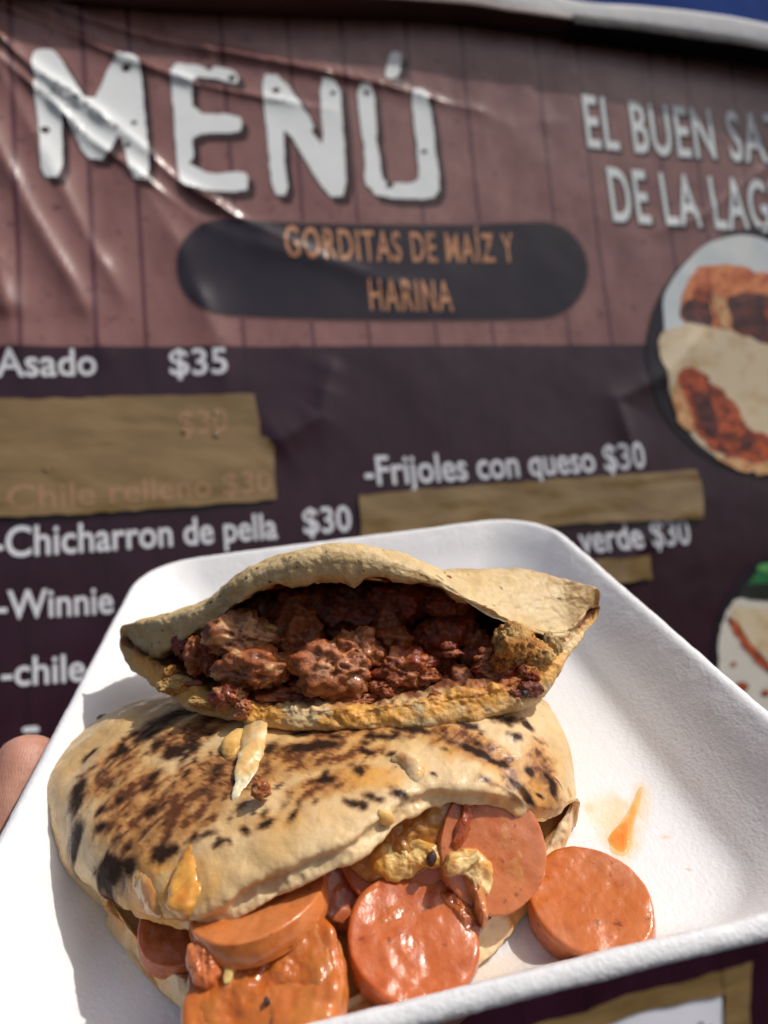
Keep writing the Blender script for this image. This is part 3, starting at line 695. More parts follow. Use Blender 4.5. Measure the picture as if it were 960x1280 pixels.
def on_bread(x, y, off):     # point of the bread's own surface, lifted by off
    i = np.argmin(np.hypot(_tpx[:, 0] - x, _tpx[:, 1] - y)); return _tp3[i] + TN * off
wp = w(unl(V)); base2 = w(unl(np.array([[abp(400, 1050, 0)[0], abp(400, 1050, 0)[1], 0]])))[0]
g2 = empty('filled_gordita', base2, 'charred flour gordita filled with sausage slices, lying underneath the other one', 'gordita')
mesh_obj('bread', wp, F2, M_flour, g2, col=col)

# ---- corn gordita (upper)
st1 = [((152, 815), (158, 808), (160, 796), (154, 782), .194, .196, 0),
       ((178, 843), (198, 828), (202, 818), (186, 777), .180, .183, -.002),
       ((238, 887), (260, 855), (264, 786), (250, 755), .164, .171, -.0035),
       ((335, 911), (350, 874), (338, 738), (326, 705), .155, .163, -.0048),
       ((445, 915), (450, 872), (440, 722), (430, 683), .151, .160, -.0052),
       ((553, 905), (546, 858), (545, 740), (530, 706), .151, .160, -.003),
       ((655, 884), (640, 838), (640, 782), (618, 762), .155, .163, .011),
       ((708, 822), (697, 802), (699, 796), (706, 784), .163, .168, .013),
       ((744, 776), (741, 768), (741, 760), (745, 742), .174, .175, .003)]
sec = []; ns1 = len(st1)
bd = nz(TB_ - .30 * TN); upv = nz(TN + .35 * np.array((0, 0, 1.)))
for i, (a, b_, c, d, dl, du, tn) in enumerate(st1):
    s_ = i / (ns1 - 1); k = math.sin(math.pi * s_) ** .6; wid = .068 * math.sqrt(max(0, 1 - (2 * s_ - 1) ** 2)) + .0005
    LLo = P(*a, dl); LLi = P(*b_, dl + .0040 * k); ULi = P(*c, du + .0010 * k); ULo = P(*d, du)
    LLm = P((a[0] + b_[0]) / 2, (a[1] * .45 + b_[1] * .55), dl - .0022 * k)
    ULm = P((c[0] + d[0]) / 2, (c[1] + d[1]) / 2, du - .0042 * k)
    mid = (LLo + ULo) / 2; BK = mid + bd * max(wid, .005) - TN * .004 * k
    t1_ = ULo + bd * wid * .20 + TN * (.001 * k + tn * .55)
    t2_ = ULo * .65 + BK * .35 + bd * wid * .18 + TN * (.002 * k + tn * 1.0)
    t3_ = ULo * .2 + BK * .8 + bd * wid * .10 + TN * .003 * k
    b1 = LLo * .2 + BK * .8 + bd * wid * .08 - TN * .004 * k
    b2 = LLo * .75 + BK * .25 + bd * wid * .15 - TN * .002 * k
    i1 = LLi + bd * wid * .5 + TN * .001; i3 = ULi + bd * wid * .5 - TN * (.003 * k); i2 = (LLi + ULi) / 2 + bd * wid * .68
    sec.append([LLi, LLm, LLo, b2, b1, BK, t3_, t2_, t1_, ULo, ULm, ULi, i3, i2, i1])
NU1, NV1 = 520, 360
V = shell(round_ends(sec), NU1, NV1); F1 = grid_faces(NU1, NV1, True)
F1.append(tuple(range(NV1))); F1.append(tuple((NU1 - 1) * NV1 + k for k in range(NV1))[::-1])
N1 = vnormals(V, [f for f in F1 if len(f) == 4])
if np.mean((N1 * (V - V.mean(0))).sum(1)) < 0: N1 = -N1
vv = (np.arange(len(V)) % NV1) / NV1 * 15; uu = np.clip(((np.arange(len(V)) // NV1) / (NU1 - 1) * 10 - 1) / 8, 0, 1)
lipU = np.exp(-((vv - 10.4) / .8) ** 2); lipUi = np.exp(-((vv - 11.1) / .45) ** 2); lipL = np.exp(-((vv - .8) / .9) ** 2); lipLi = np.exp(-(np.minimum(vv + .1, 15 - vv) / .7) ** 2)
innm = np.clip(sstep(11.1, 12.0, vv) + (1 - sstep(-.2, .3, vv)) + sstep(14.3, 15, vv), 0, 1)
crumb = fbm(V * 330, 4, 61, .6)
ragged = fbm(np.c_[uu * 26, vv * 0, vv * 0], 3, 64)
disp = .0010 * fbm(V * 70, 3, 62) + .00040 * fbm(V * 300, 4, 63, .6) + (lipUi + lipL + lipLi) * .0008 * crumb + lipUi * .0016 * ragged
tipw = np.minimum(1, np.sin(np.pi * np.clip(uu, 0, 1)) * 5 + .06)
V = V + N1 * (disp * tipw)[:, None]
# torn tab of dough hanging in the middle of the mouth
tab = np.exp(-((uu - .50) / .016) ** 2) * np.exp(-((vv - 10.9) / .55) ** 2)
V = V + tab[:, None] * (-TN * .0030)
col = np.tile(np.array((.64, .47, .24)), (len(V), 1))
col = mix(col, (.52, .33, .12), sstep(-.1, .7, fbm(V * 110, 4, 71)) * .6)
col = mix(col, (.70, .55, .31), sstep(.0, .7, fbm(V * 260, 4, 72)) * .5)
topm = sstep(4.8, 5.6, vv) * (1 - sstep(9.6, 10.2, vv))
sp_ = fbm(V * 620, 2, 73); col = mix(col, (.11, .05, .02), sstep(.95, 1.05, sp_) * (topm + lipU * .6 > .3))
col = mix(col, (.28, .13, .04), np.exp(-((uu - .93) / .05) ** 2) * topm * sstep(-.1, .5, fbm(np.c_[V[:, :1] * 120, V[:, 1:] * 520], 3, 74)) * .8)
stn = fbm(V * 150, 4, 75)
col = mix(col, (.74, .35, .055), np.clip(lipL * 1.3 * sstep(-.6, .1, stn), 0, 1) * .9)
col = mix(col, (.80, .60, .32), np.clip(lipL * sstep(.25, .6, -stn) * 1.2, 0, 1) * .6)
col = mix(col, (.55, .29, .07), np.clip(np.exp(-((uu - .14) / .10) ** 2) * (lipL + lipLi) * 1.1, 0, 1) * .8)
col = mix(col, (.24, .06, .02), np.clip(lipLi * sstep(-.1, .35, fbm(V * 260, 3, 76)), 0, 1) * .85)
col = mix(col, (.46, .25, .08), np.clip(lipUi * sstep(-.3, .3, fbm(V * 300, 3, 77)), 0, 1) * .6)
rs = np.exp(-((uu - .76) / .07) ** 2) * (lipL * .7 + lipLi); col = mix(col, (.40, .11, .025), np.clip(rs * sstep(-.3, .2, fbm(V * 300, 3, 78)), 0, 1) * .9)
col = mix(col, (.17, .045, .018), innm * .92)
M_corn = mat_food('corn_dough', .62, .4, wet=.34, bumps=((1100, .00020), (350, .0005), (3000, .00008)), sssw=.18, var=.30, vsc=520, wetscale=120)
base1 = w(P(450, 905, .17))
g1 = empty('filled_gordita', base1, 'corn gordita with its mouth open over chunky red meat, resting on the charred one', 'gordita')
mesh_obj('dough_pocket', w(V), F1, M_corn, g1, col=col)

# ---- lumps
_ico = {}
def ico(sub):
    if sub not in _ico:
        bm = bmesh.new(); bmesh.ops.create_icosphere(bm, subdivisions=sub, radius=1); bm.verts.index_update()
        _ico[sub] = (np.array([v.co for v in bm.verts]), [tuple(v.index for v in f.verts) for f in bm.faces]); bm.free()
    return _ico[sub]
def lump(name, c, r_, m, parent, c1, c2, seed, sub=5, sq=(1, 1, 1), rough=.30, c3=None, base=None, freq=1.3):
    d, fs = ico(sub); sq = np.array(sq)
    g = fbm(d * freq + seed * 3.7, 3, seed); rid = 1 - np.abs(fbm(d * 3.1 + seed, 4, seed + 5, .6)) * 1.6
    fine = fbm(d * 9 + seed, 4, seed + 9, .62)
    rad = 1 + rough * g + rough * .30 * rid + rough * .24 * fine
    v = np.asarray(c) + d * sq * (rad * r_)[:, None]
    col = mix(c1, c2, sstep(-.4, .5, g + .6 * fine)); col = mix(col, np.asarray(c2) * .45, sstep(.1, .7, 1 - rid) * .7)
    if c3 is not None: col = mix(col, c3, sstep(.35, .7, fbm(d * 2.4 + seed * 1.3, 3, seed + 20)))
    return mesh_obj(name, w(v), fs, m, parent, col=col, base=base)
M_meat = mat_food('stewed_meat', .50, .5, wet=.16, bumps=((800, .0005), (2600, .0002)), sssw=.22, rad=(1, .3, .12), sc=.0022, var=.35, vsc=500, coat=.28)
pk, br, rd, fat = (.56, .21, .080), (.42, .115, .024), (.28, .036, .005), (.66, .36, .15)
lumps1 = [  # px, py, depth, r px, squash, colours
    (302, 795, .166, 37, (1.05, .72, .8), (.56, .26, .12), (.38, .12, .035), fat), (322, 838, .161, 36, (1.15, .72, .8), pk, br, fat), (252, 822, .169, 22, (.8, 1.05, .9), rd, br, None),
    (287, 872, .1565, 17, (1.2, .7, .8), pk, rd, fat), (305, 884, .154, 10, (1, .9, .8), pk, br, None), (418, 836, .159, 40, (1.15, .85, .8), pk, br, (.56, .26, .12)), (447, 812, .161, 28, (1, .9, .8), pk, br, None), (400, 858, .158, 20, (1.4, .5, .7), br, rd, None),
    (505, 838, .160, 26, (1.3, .85, .8), br, rd, pk), (530, 845, .159, 15, (1.1, .8, .8), pk, br, None), (480, 856, .159, 20, (1.4, .6, .8), rd, br, None),
    (375, 800, .172, 30, (1, 1, .8), rd, br, None), (480, 800, .172, 33, (1, 1, .8), rd, br, None), (555, 800, .172, 36, (.9, 1.1, .8), (.36, .09, .02), rd, None), (440, 765, .176, 34, (1.2, .9, .8), rd, (.16, .04, .015), None),
    (380, 760, .176, 28, (1.1, .9, .8), rd, br, None), (500, 755, .174, 30, (1, .9, .8), (.30, .07, .02), rd, None), (560, 755, .170, 24, (1.2, .7, .8), br, rd, None), (330, 772, .178, 30, (1, 1, .8), rd, (.12, .03, .01), None), (600, 815, .168, 24, (1, 1.1, .8), rd, (.38, .12, .03), None),
    (575, 850, .162, 22, (1.3, .7, .8), rd, (.36, .11, .03), None), (545, 726, .165, 12, (1.5, .6, .8), br, rd, None), (232, 805, .178, 18, (.9, 1, .9), (.20, .05, .015), rd, None), (350, 872, .160, 20, (1.6, .45, .8), rd, br, None), (440, 874, .158, 20, (2.0, .4, .8), rd, br, None),
    (620, 840, .159, 22, (1.2, .8, .8), (.45, .16, .04), rd, None)]
for i, (x, y, d, rp, sq, c1, c2, c3) in enumerate(lumps1):
    lump('meat_chunk', P(x, y, d), rp * d / F, M_meat, g1, c1, c2, 100 + i * 7, 5, sq, .40, c3, freq=1.5)
for i in range(34):
    x = rng.uniform(235, 640); y = rng.uniform(0, 1); lo_ = np.interp(x, [235, 350, 450, 560, 640], [850, 876, 872, 858, 830]); y = lo_ - abs(rng.normal(0, 26)) + 4
    d = np.interp(x, [235, 350, 450, 560, 640], [.167, .1575, .1545, .1545, .158]) + max(0, lo_ - y) * .00010
    lump('shredded_bit', P(x, y, d), rng.uniform(4, 10.5) * d / F, M_meat, g1, *((pk, br), (br, rd), (rd, br), (pk, rd))[i % 4], 900 + i, 3, (rng.uniform(1, 2.0), rng.uniform(.45, .8), .8), .5, freq=1.8)
M_crumb = mat_food('crumbly_dough', .7, .3, wet=.35, bumps=((900, .0007), (2500, .0003)), sssw=.15, var=.35, vsc=700)
yl, og = (.70, .44, .16), (.62, .26, .05)
for i, (x, y, d, rp, sq, c1, c2) in enumerate([(640, 805, .157, 24, (.95, 1.1, .7), yl, og), (668, 818, .158, 20, (1, 1, .7), og, yl), (660, 845, .156, 17, (1, .9, .7), og, rd), (690, 812, .162, 14, (.8, 1.3, .7), yl, (.5, .36, .17)), (628, 830, .156, 14, (1, 1, .7), og, rd),
                                                (580, 878, .1525, 18, (1.3, .8, .7), yl, og), (528, 893, .1508, 8, (1.5, .7, .6), og, rd), (610, 868, .1535, 14, (1.4, .8, .7), og, rd), (545, 872, .152, 9, (1.1, .8, .7), rd, br), (506, 908, .1495, 5, (.8, 1.3, .7), yl, og), (220, 858, .167, 14, (1.4, .8, .7), og, yl), (213, 842, .170, 10, (1, .8, .7), yl, og), (255, 878, .160, 12, (1.6, .6, .7), og, yl)]):
    lump('dough_crumb', P(x, y, d), rp * d / F, M_crumb, g1, c1, c2, 400 + i * 7, 5, sq, .36)
for i, (x, y, d, rp, c1) in enumerate([(662, 862, .153, 13, (.26, .05, .015)), (645, 868, .153, 11, (.32, .07, .02)), (657, 867, .1505, 4, (.012, .008, .008)), (300, 892, .1535, 8, pk), (590, 862, .154, 9, rd), (372, 872, .157, 8, rd)]):
    lump('sauce_bit', P(x, y, d), rp * d / F, M_meat, g1, c1, np.array(c1) * .6, 600 + i * 7, 4, (1.2, .8, .7), .3)

# ---- sausage slices
def slice_(name, c, nrm_, r_, th, m, parent, seed, colf, cols, oval=1.0, bend=0, base=None, lumpy=.03, rolldir=(1, 0, 0)):
    n_ = nz(nrm_); x_ = nz(np.array(rolldir) - n_ * n_.dot(rolldir)); y_ = np.cross(n_, x_)
    NA, rings = 150, []
    bev = th * .09
    for k in np.linspace(0, 1, 34): rings.append((k * (r_ - bev), th / 2, 0))
    for a in np.linspace(0, math.pi / 2, 6)[1:]: rings.append((r_ - bev + bev * math.sin(a), th / 2 - bev + bev * math.cos(a), 1))
    for k in np.linspace(0, 1, 16)[1:]: rings.append((r_ * (1 + .02 * math.sin(k * math.pi)), (th / 2 - bev) * (1 - 2 * k), 1))
    for a in np.linspace(0, math.pi / 2, 6)[1:]: rings.append((r_ - bev + bev * math.cos(a), -(th / 2 - bev) - bev * math.sin(a), 1))
    for k in np.linspace(1, 0, 12)[1:]: rings.append((k * (r_ - bev), -th / 2, 0))
    v = []; side = []
    for rr, z, s_ in rings:
        a = np.arange(NA) * 2 * math.pi / NA
        out = 1 + .025 * np.sin(a * 2 + seed) + .012 * np.sin(a * 5 + seed * 2)
        X, Y = rr * np.cos(a) * out, rr * np.sin(a) * oval * out
        Z = z + bend * (X * X) / r_
        v.append(c + X[:, None] * x_ + Y[:, None] * y_ + Z[:, None] * n_); side += [s_] * NA
    v = np.concatenate(v); fs = grid_faces(len(rings), NA, True); nn = vnormals(v, fs); side = np.array(side)
    if ((nn * (v - c)).sum(1)).mean() < 0: nn = -nn
    rr = np.linalg.norm(v - c, axis=1) / r_
    v = v + nn * (th * lumpy * 1.8 * fbm(v * 130, 3, seed) + th * .009 * fbm(v * 330, 3, seed + 40) + th * .006 * fbm(v * 700, 3, seed + 3))[:, None]
    f1 = sstep(-.35, .45, fbm(v * 120, 4, seed + 7)); f2 = sstep(.1, .6, fbm(v * 300, 4, seed + 8))
    col = mix(cols[0], cols[1], np.clip(f1 * .75 + side * .25, 0, 1)); col = mix(col, cols[2], f2 * .45)
    dots = sstep(.95, 1.03, fbm(v * 900, 2, seed + 30)); col = mix(col, (.08, .02, .01), dots * .6)
    return mesh_obj(name, w(v), fs, m, parent, col=col, base=base)
M_saus = mat_food('sausage', .30, .55, wet=.13, bumps=((420, .00010), (1500, .00007)), sssw=.16, rad=(1, .35, .12), sc=.003, var=.2, vsc=700, coat=.22, wetscale=170)
sc_ = ((.54, .17, .058), (.55, .145, .024), (.44, .095, .012))
sc_r = ((.50, .13, .040), (.48, .11, .016), (.30, .055, .008))
sc_p = ((.56, .185, .075), (.54, .160, .045), (.48, .09, .014))
cA = Tp(737, 1120, .0075) ; 
sA = slice_('sausage_slice', cA - TN * .0038, nz(TN + .10 * np.array((0, 0, 1.))), .0122, .0078, M_saus, None, 3, None, sc_, oval=.95, base=w(Tp(737, 1120, 0)))
tag(sA, 'single orange sausage slice lying alone on the bare tray floor', 'sausage slice')
B_r = .0132
slice_('sausage_slice', P(335, 1230, .113), (-.10, .80, .60), .0138, .0090, M_saus, g2, 5, None, ((.52, .15, .032), (.50, .125, .016), (.54, .21, .04)), lumpy=.10)
slice_('sausage_slice', P(515, 1178, .1225), (.04, .84, .54), .0122, .0078, M_saus, g2, 8, None, ((.53, .140, .042), (.50, .115, .020), (.36, .060, .010)), lumpy=.04)
slice_('sausage_slice', P(610, 1060, .1330), (.16, .46, .86), .0117, .0070, M_saus, g2, 11, None, sc_p, lumpy=.03)
slice_('sausage_slice', P(497, 1052, .136), (-.12, .45, .88), .0128, .0080, M_saus, g2, 14, None, sc_r, lumpy=.05)
slice_('sausage_slice', P(326, 1131, .1235), (-.20, .96, .02), .0136, .0050, M_saus, g2, 17, None, ((.60, .20, .06), (.58, .17, .03), (.46, .11, .018)), lumpy=.05, rolldir=(1, .25, 0))
slice_('sausage_slice', P(228, 1160, .133), (.1, .8, .6), .0085, .0070, M_saus, g2, 19, None, sc_r, lumpy=.05)
slice_('sausage_slice', P(440, 1085, .137), (.25, .55, .75), .0110, .0070, M_saus, g2, 23, None, sc_r, lumpy=.06)

# ---- sweeps: cheese strands, sauce, drips
def sweep(name, path, radii, m, parent, cols, seed=0, flat=(1, 1), NS=90, NR=40, base=None, rough=.12, side=(1, 0, 0), depth_is_h=False):
    pts = np.array([on_bread(x, y, d) if depth_is_h else P(x, y, d) for x, y, d in path]); pc = crom(pts, NS); rc = crom(np.array(radii, float)[:, None], NS)[:, 0]
    tg = np.gradient(pc, axis=0); tg /= np.linalg.norm(tg, axis=1, keepdims=True); v = []
    for i in range(NS):
        x_ = nz(np.cross(tg[i], (0, 0.05, 1.0))); y_ = np.cross(tg[i], x_)
        t = i / (NS - 1); cap = math.sqrt(max(0, 1 - (1 - min(1, t * 7)) ** 2)) * math.sqrt(max(0, 1 - (1 - min(1, (1 - t) * 7)) ** 2)) + .01
        a = np.arange(NR) * 2 * math.pi / NR
        v.append(pc[i] + (rc[i] * cap) * (np.cos(a)[:, None] * x_ * flat[0] + np.sin(a)[:, None] * y_ * flat[1]))
    v = np.concatenate(v); fs = grid_faces(NS, NR, True); nn = vnormals(v, fs)
    ctr = np.repeat(pc, NR, 0)
    if ((nn * (v - ctr)).sum(1)).mean() < 0: nn = -nn
    v = v + nn * (np.mean(radii) * rough * (1.6 * fbm(v * 260, 3, seed) + .5 * fbm(v * 900, 3, seed + 3)))[:, None]
    fs.append(tuple(range(NR))); fs.append(tuple((NS - 1) * NR + k for k in range(NR))[::-1])
    col = mix(cols[0], cols[1], sstep(-.4, .5, fbm(v * 200, 4, seed + 4)))
    return mesh_obj(name, w(v), fs, m, parent, col=col, base=base)
M_chz = mat_food('melted_cheese', .45, .4, wet=.2, bumps=((500, .0002),), sssw=.5, rad=(1, .6, .3), sc=.004, var=.12, vsc=300, coat=.05)
M_sauce = mat_food('orange_sauce', .16, .6, bumps=((400, .0003),), sssw=.25, rad=(1, .4, .15), sc=.003, var=.12, vsc=300, coat=.5)
cw, cy_, co_ = (.74, .58, .34), (.66, .40, .13), (.70, .27, .05)
sweep('cheese_strand', [(323, 884, .0003), (320, 905, .0004), (316, 935, .0004), (309, 962, .0003), (300, 985, .0001), (293, 1000, -.0003)], [.0030, .0034, .0030, .0026, .0015, .0008], M_chz, g2, ((.82, .66, .42), (.70, .44, .17)), 2, (1, .38), depth_is_h=True)
sweep('cheese_strand', [(302, 912, .0001), (290, 932, .0000), (287, 950, -.0002)], [.0014, .0026, .0012], M_chz, g2, (cy_, (.60, .32, .08)), 3, (1, .5), depth_is_h=True)
sweep('cheese_drip', [(238, 1046, -.0009), (235, 1076, -.0006), (231, 1106, -.0003), (231, 1134, .0002), (228, 1152, .0002)], [.0010, .0022, .0032, .0034, .0016], M_sauce, g2, ((.78, .38, .07), (.66, .24, .03)), 4, (1, .42), depth_is_h=True)
sweep('cheese_drip', [(172, 1080, -.0010), (178, 1100, -.0008), (190, 1122, -.0006), (204, 1142, -.0004)], [.0014, .0022, .0026, .0014], M_sauce, g2, ((.58, .25, .07), (.66, .36, .12)), 5, (1, .45), depth_is_h=True)
def drape(name, out_px, c, nrm_, thick, m, parent, cols, seed, base_off=.0005, relief=.45, fq=260, n=46):
    """a melted film of real thickness lying over a face with centre c and normal nrm_"""
    n_ = nz(nrm_); pl = crom(np.array(out_px, float), 110, True); ce = pl.mean(0); v = []; kk = []
    jt = 3.2 * np.c_[fbm(np.c_[pl * .09, pl[:, :1] * 0 + seed], 3, seed), fbm(np.c_[pl * .09, pl[:, :1] * 0 + seed + 9], 3, seed)]
    if len(out_px) > 5: pl = pl + jt
    for k in np.linspace(0.001, 1, n):
        for p in pl:
            q = ce + (p - ce) * k; rr = ray(*q); v.append(rr * ((np.dot(c, n_)) / rr.dot(n_))); kk.append(k)
    v = np.array(v); kk = np.array(kk); f = fbm(v * fq, 3, seed); g = fbm(v * fq * 2.6, 3, seed + 3)
    h = base_off + thick * np.sqrt(np.clip(1 - kk ** 2.6, 0, 1)) * (1 + relief * (f + .4 * g)) - .0016 * sstep(.93, 1, kk)
    v = v + h[:, None] * n_
    col = mix(cols[0], cols[1], np.clip(.5 + .8 * f + .5 * (kk ** 3) - .1, 0, 1))
    return mesh_obj(name, w(v), grid_faces(n, 110, True), m, parent, col=col)
cF, nF = P(497, 1052, .136), (-.12, .45, .88); cE, nE = P(610, 1060, .1330), (.16, .46, .86)
cD, nD = P(515, 1180, .1225), (.04, .84, .54); cB, nB_ = P(335, 1230, .113), (-.10, .80, .60)
amb, crm, dkr, oso = (.52, .22, .035), (.80, .56, .22), (.26, .045, .010), (.50, .125, .016)
drape('melted_cheese', [(428, 1000), (480, 985), (560, 985), (572, 1030), (566, 1062), (540, 1086), (500, 1100), (460, 1102), (436, 1080), (424, 1040)], cF, nF, .0016, M_sauce, g2, ((.44, .16, .025), (.50, .24, .05)), 6, .0038)
drape('melted_cheese', [(470, 1058), (505, 1048), (545, 1052), (570, 1064), (560, 1082), (530, 1086), (515, 1098), (480, 1096), (462, 1080)], cF, nF, .0016, M_chz, g2, (crm, (.62, .30, .05)), 7, .0048, .7)
drape('melted_cheese', [(548, 1078), (570, 1060), (592, 1064), (606, 1084), (603, 1114), (592, 1120), (580, 1102), (568, 1090), (552, 1094)], cE, nE, .0013, M_chz, g2, ((.80, .56, .26), (.66, .34, .08)), 8, .0050, .7)
drape('melted_cheese', [(545, 1080), (556, 1072), (574, 1070), (586, 1062), (588, 1074), (572, 1086), (555, 1090)], cE, nE, .0011, M_chz, g2, ((.82, .58, .28), (.70, .36, .09)), 18, .0064, .7)
drape('sauce_film', [(574, 985), (586, 985), (584, 1020), (578, 1046), (566, 1062), (558, 1056), (566, 1030), (572, 1008)], cE, nE, .0010, M_sauce, g2, (dkr, (.36, .07, .015)), 9, .0036)
drape('sauce_film', [(622, 1020), (640, 1030), (656, 1058), (652, 1090), (634, 1102), (616, 1080), (612, 1046)], cE, nE, .0006, M_sauce, g2, (oso, (.58, .22, .07)), 10, .0032, .3)
drape('sauce_film', [(536, 1100), (556, 1098), (576, 1112), (598, 1140), (602, 1166), (592, 1186), (576, 1180), (566, 1156), (546, 1130)], cD, nD, .0016, M_sauce, g2, (dkr, (.50, .15, .035)), 12, .0036, .7)
drape('sauce_film', [(560, 1094), (580, 1100), (596, 1118), (604, 1146), (604, 1172), (596, 1168), (586, 1140), (570, 1118)], cD, nD, .0020, M_sauce, g2, ((.40, .09, .02), (.56, .22, .07)), 13, .0056, .6)
drape('sauce_film', [(250, 1190), (290, 1160), (350, 1148), (400, 1158), (420, 1190), (424, 1240), (400, 1290), (330, 1320), (262, 1300), (240, 1250)], cB, nB_, .0012, M_sauce, g2, (oso, (.47, .15, .024)), 14, .0040, .6, 200)
drape('sauce_film', [(244, 1196), (262, 1190), (284, 1200), (290, 1224), (276, 1244), (256, 1246), (244, 1226)], cB, nB_, .0018, M_saus, g2, ((.60, .22, .10), (.56, .15, .04)), 15, .0052, .6)
drape('cheese_strand', [(292, 1206), (300, 1204), (304, 1222), (298, 1240), (290, 1244), (292, 1224)], cB, nB_, .0007, M_chz, g2, (crm, (.66, .34, .08)), 16, .0058, .4)
drape('sauce_film', [(462, 1150), (490, 1142), (505, 1152), (492, 1168), (470, 1170)], cD, nD, .0004, M_sauce, g2, ((.48, .11, .03), (.56, .18, .05)), 17, .0036, .5)
drape('pepper_fleck', [(339, 1262), (344, 1260), (346, 1266), (341, 1270)], cB, nB_, .0004, M_meat, g2, ((.03, .015, .01), (.02, .01, .01)), 19, .0060, .2, n=8)
drape('pepper_fleck', [(536, 1068), (544, 1062), (548, 1072), (542, 1082), (536, 1078)], cF, nF, .0008, M_meat, g2, ((.06, .02, .015), (.03, .01, .01)), 20, .0080, .4, n=10)
sweep('cheese_lump', [(488, 950, -.0004), (503, 950, .0000), (516, 962, -.0001), (520, 978, -.0006)], [.0010, .0020, .0024, .0010], M_chz, g2, ((.76, .56, .32), (.70, .42, .16)), 21, (1, .6), depth_is_h=True)
sweep('cheese_lump', [(472, 1014, -.0002), (482, 1022, .0002), (488, 1030, .0002)], [.0008, .0014, .0010], M_chz, g2, ((.76, .46, .16), (.74, .36, .08)), 22, (1, .6), depth_is_h=True)
# loose crumbs of meat
k1 = lump('meat_crumb', Tp(325, 989, .0345), .0020, M_meat, None, pk, br, 811, 4, (1, .9, .8), .35, base=w(Tp(325, 989, .0335))); tag(k1, 'small pinkish meat crumb on the flour gordita below the white cheese strand', 'crumb')
k2 = lump('meat_crumb', Tp(133, 898, .0170), .0020, M_meat, None, (.20, .06, .04), (.12, .03, .02), 823, 4, (1.3, .6, .8), .35, base=w(Tp(133, 898, .016))); tag(k2, 'dark red meat crumb at the upper left edge of the charred gordita', 'crumb')

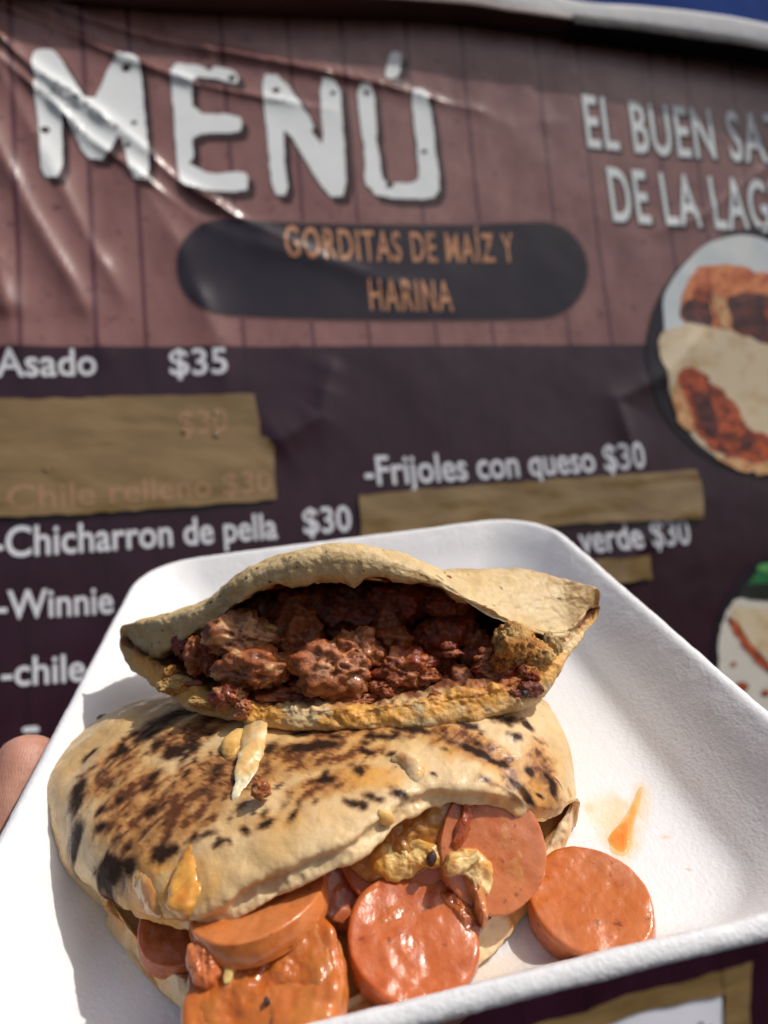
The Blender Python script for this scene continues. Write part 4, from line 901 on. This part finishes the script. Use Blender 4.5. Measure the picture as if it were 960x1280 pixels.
# ================================================================== HAND
def hand():
    """left hand under the tray, palm up, thumb lying against the tray's outer left wall"""
    tip = P(44, 912, .186); tl_ = loc(tip)
    lx = quad[0][0]
    Wr = np.array((tl_[0] - .030, tl_[1] - .150, -.060))
    J = {}
    th = [np.array((tl_[0] - .020, tl_[1] - .105, -.040)), np.array((tl_[0] - .0165, tl_[1] - .060, -.022)), np.array((tl_[0] - .0065, tl_[1] - .026, -.006)), tl_]
    me = bpy.data.meshes.new('skin_cage'); verts = []; edges = []; rad = []
    def add(p, r_, prev=None):
        verts.append(tuple(w(unl(np.array([p])))[0])); rad.append(r_)
        if prev is not None: edges.append((prev, len(verts) - 1))
        return len(verts) - 1
    pc = Wr + np.array((.035, .045, .014)); 
    r0 = add(pc, .020)
    wr = add(Wr, .024, r0); fa = add(Wr + np.array((-.05, -.10, -.03)), .030, wr); add(Wr + np.array((-.10, -.2, -.06)), .034, fa)
    a = add(th[0], .0150, r0); b_ = add(th[1], .0125, a); c = add(th[2], .0108, b_); d = add(th[3], .0098, c)
    root = pc
    for k, (dx, dy, L_) in enumerate(((.050, .045, .072), (.062, .026, .078), (.062, .004, .072), (.055, -.018, .058))):
        kn = add(root + np.array((dx * .75, dy, .004)), .0115, r0)
        dirv = nz(np.array((.85, .35 - .12 * k, .05)))
        p = root + np.array((dx * .75, dy, .004)); q = p + dirv * L_ * .45 + np.array((0, 0, .004)); q2 = q + dirv * L_ * .3 + np.array((0, 0, .003)); q3 = q2 + dirv * L_ * .25 + np.array((0, 0, .004))
        for s_ in (p, q, q2, q3): s_[2] = min(s_[2], -.0145)
        m1 = add(q, .0090, kn); m2 = add(q2, .0080, m1); add(q3, .0070, m2)
    base = np.array(verts[r0]); me.from_pydata([tuple(np.array(v) - base) for v in verts], edges, []); me.update()
    o = bpy.data.objects.new('skin_cage', me); C.objects.link(o)
    sk = o.modifiers.new('s', 'SKIN'); ly = me.skin_vertices[0] if me.skin_vertices else None
    if ly is None:
        bm = bmesh.new(); bm.from_mesh(me); bm.verts.layers.skin.verify(); bm.to_mesh(me); bm.free(); ly = me.skin_vertices[0]
    for i, r_ in enumerate(rad): ly.data[i].radius = (r_, r_); ly.data[i].use_root = (i == r0)
    sb_ = o.modifiers.new('d', 'SUBSURF'); sb_.levels = 3; sb_.render_levels = 3
    dg = bpy.context.evaluated_depsgraph_get(); m2_ = bpy.data.meshes.new_from_object(o.evaluated_get(dg)); bpy.data.objects.remove(o)
    nb = NB('skin'); c = nb.mixc(nb.ramp(nb.noise(90, 5), .35, .65), (.42, .19, .135), (.54, .28, .20))
    nb.b(Base_Color=c, Roughness=.48, Specular_IOR_Level=.4); sss(nb, .3, (1, .35, .2), .004)
    wv = nb.n('ShaderNodeTexWave', {'Vector': nb.obj(), 'Scale': 420.0, 'Distortion': 7.0, 'Detail': 2.0}).outputs['Fac']
    nb.bump((wv, .00003), (nb.noise(300, 4), .0004))
    p = empty('person', base, 'hand of a person holding up the tray, thumb tip showing beside its left rim', 'person')
    h = bpy.data.objects.new('hand', m2_); C.objects.link(h); h.parent = p; m2_.materials.clear(); m2_.materials.append(nb.m)
    m2_.polygons.foreach_set('use_smooth', [True] * len(m2_.polygons))
    # thumb nail on the side turned away from the tray
    d_ax = nz(th[3] - th[2]); sidev = nz(np.array((-.55, .1, -.85)) - d_ax * np.dot((-.55, .1, -.85), d_ax)); yv = np.cross(d_ax, sidev); v = []; 
    for i in range(14):
        for j in range(14):
            u_ = i / 13; a_ = (j / 13 - .5) * 1.2; rr = .0101
            ww = math.sqrt(max(0.02, 1 - (2 * u_ - 1) ** 6)); v.append(th[3] + d_ax * (-.014 + .011 * u_) + rr * (math.cos(a_ * ww) * sidev * (1 - .25 * max(0, u_ - .5)) + math.sin(a_ * ww) * yv))
    nail = mesh_obj('thumb_nail', w(unl(np.array(v))), grid_faces(14, 14), mat_plain('nail', (.66, .46, .38), .25, coat=.3), p)
    sm = nail.modifiers.new('t', 'SOLIDIFY'); sm.thickness = .0005
    return p
hand()
bpy.context.view_layer.update()
print('tris', sum(len(o.data.polygons) for o in scene.objects if o.type == 'MESH'))
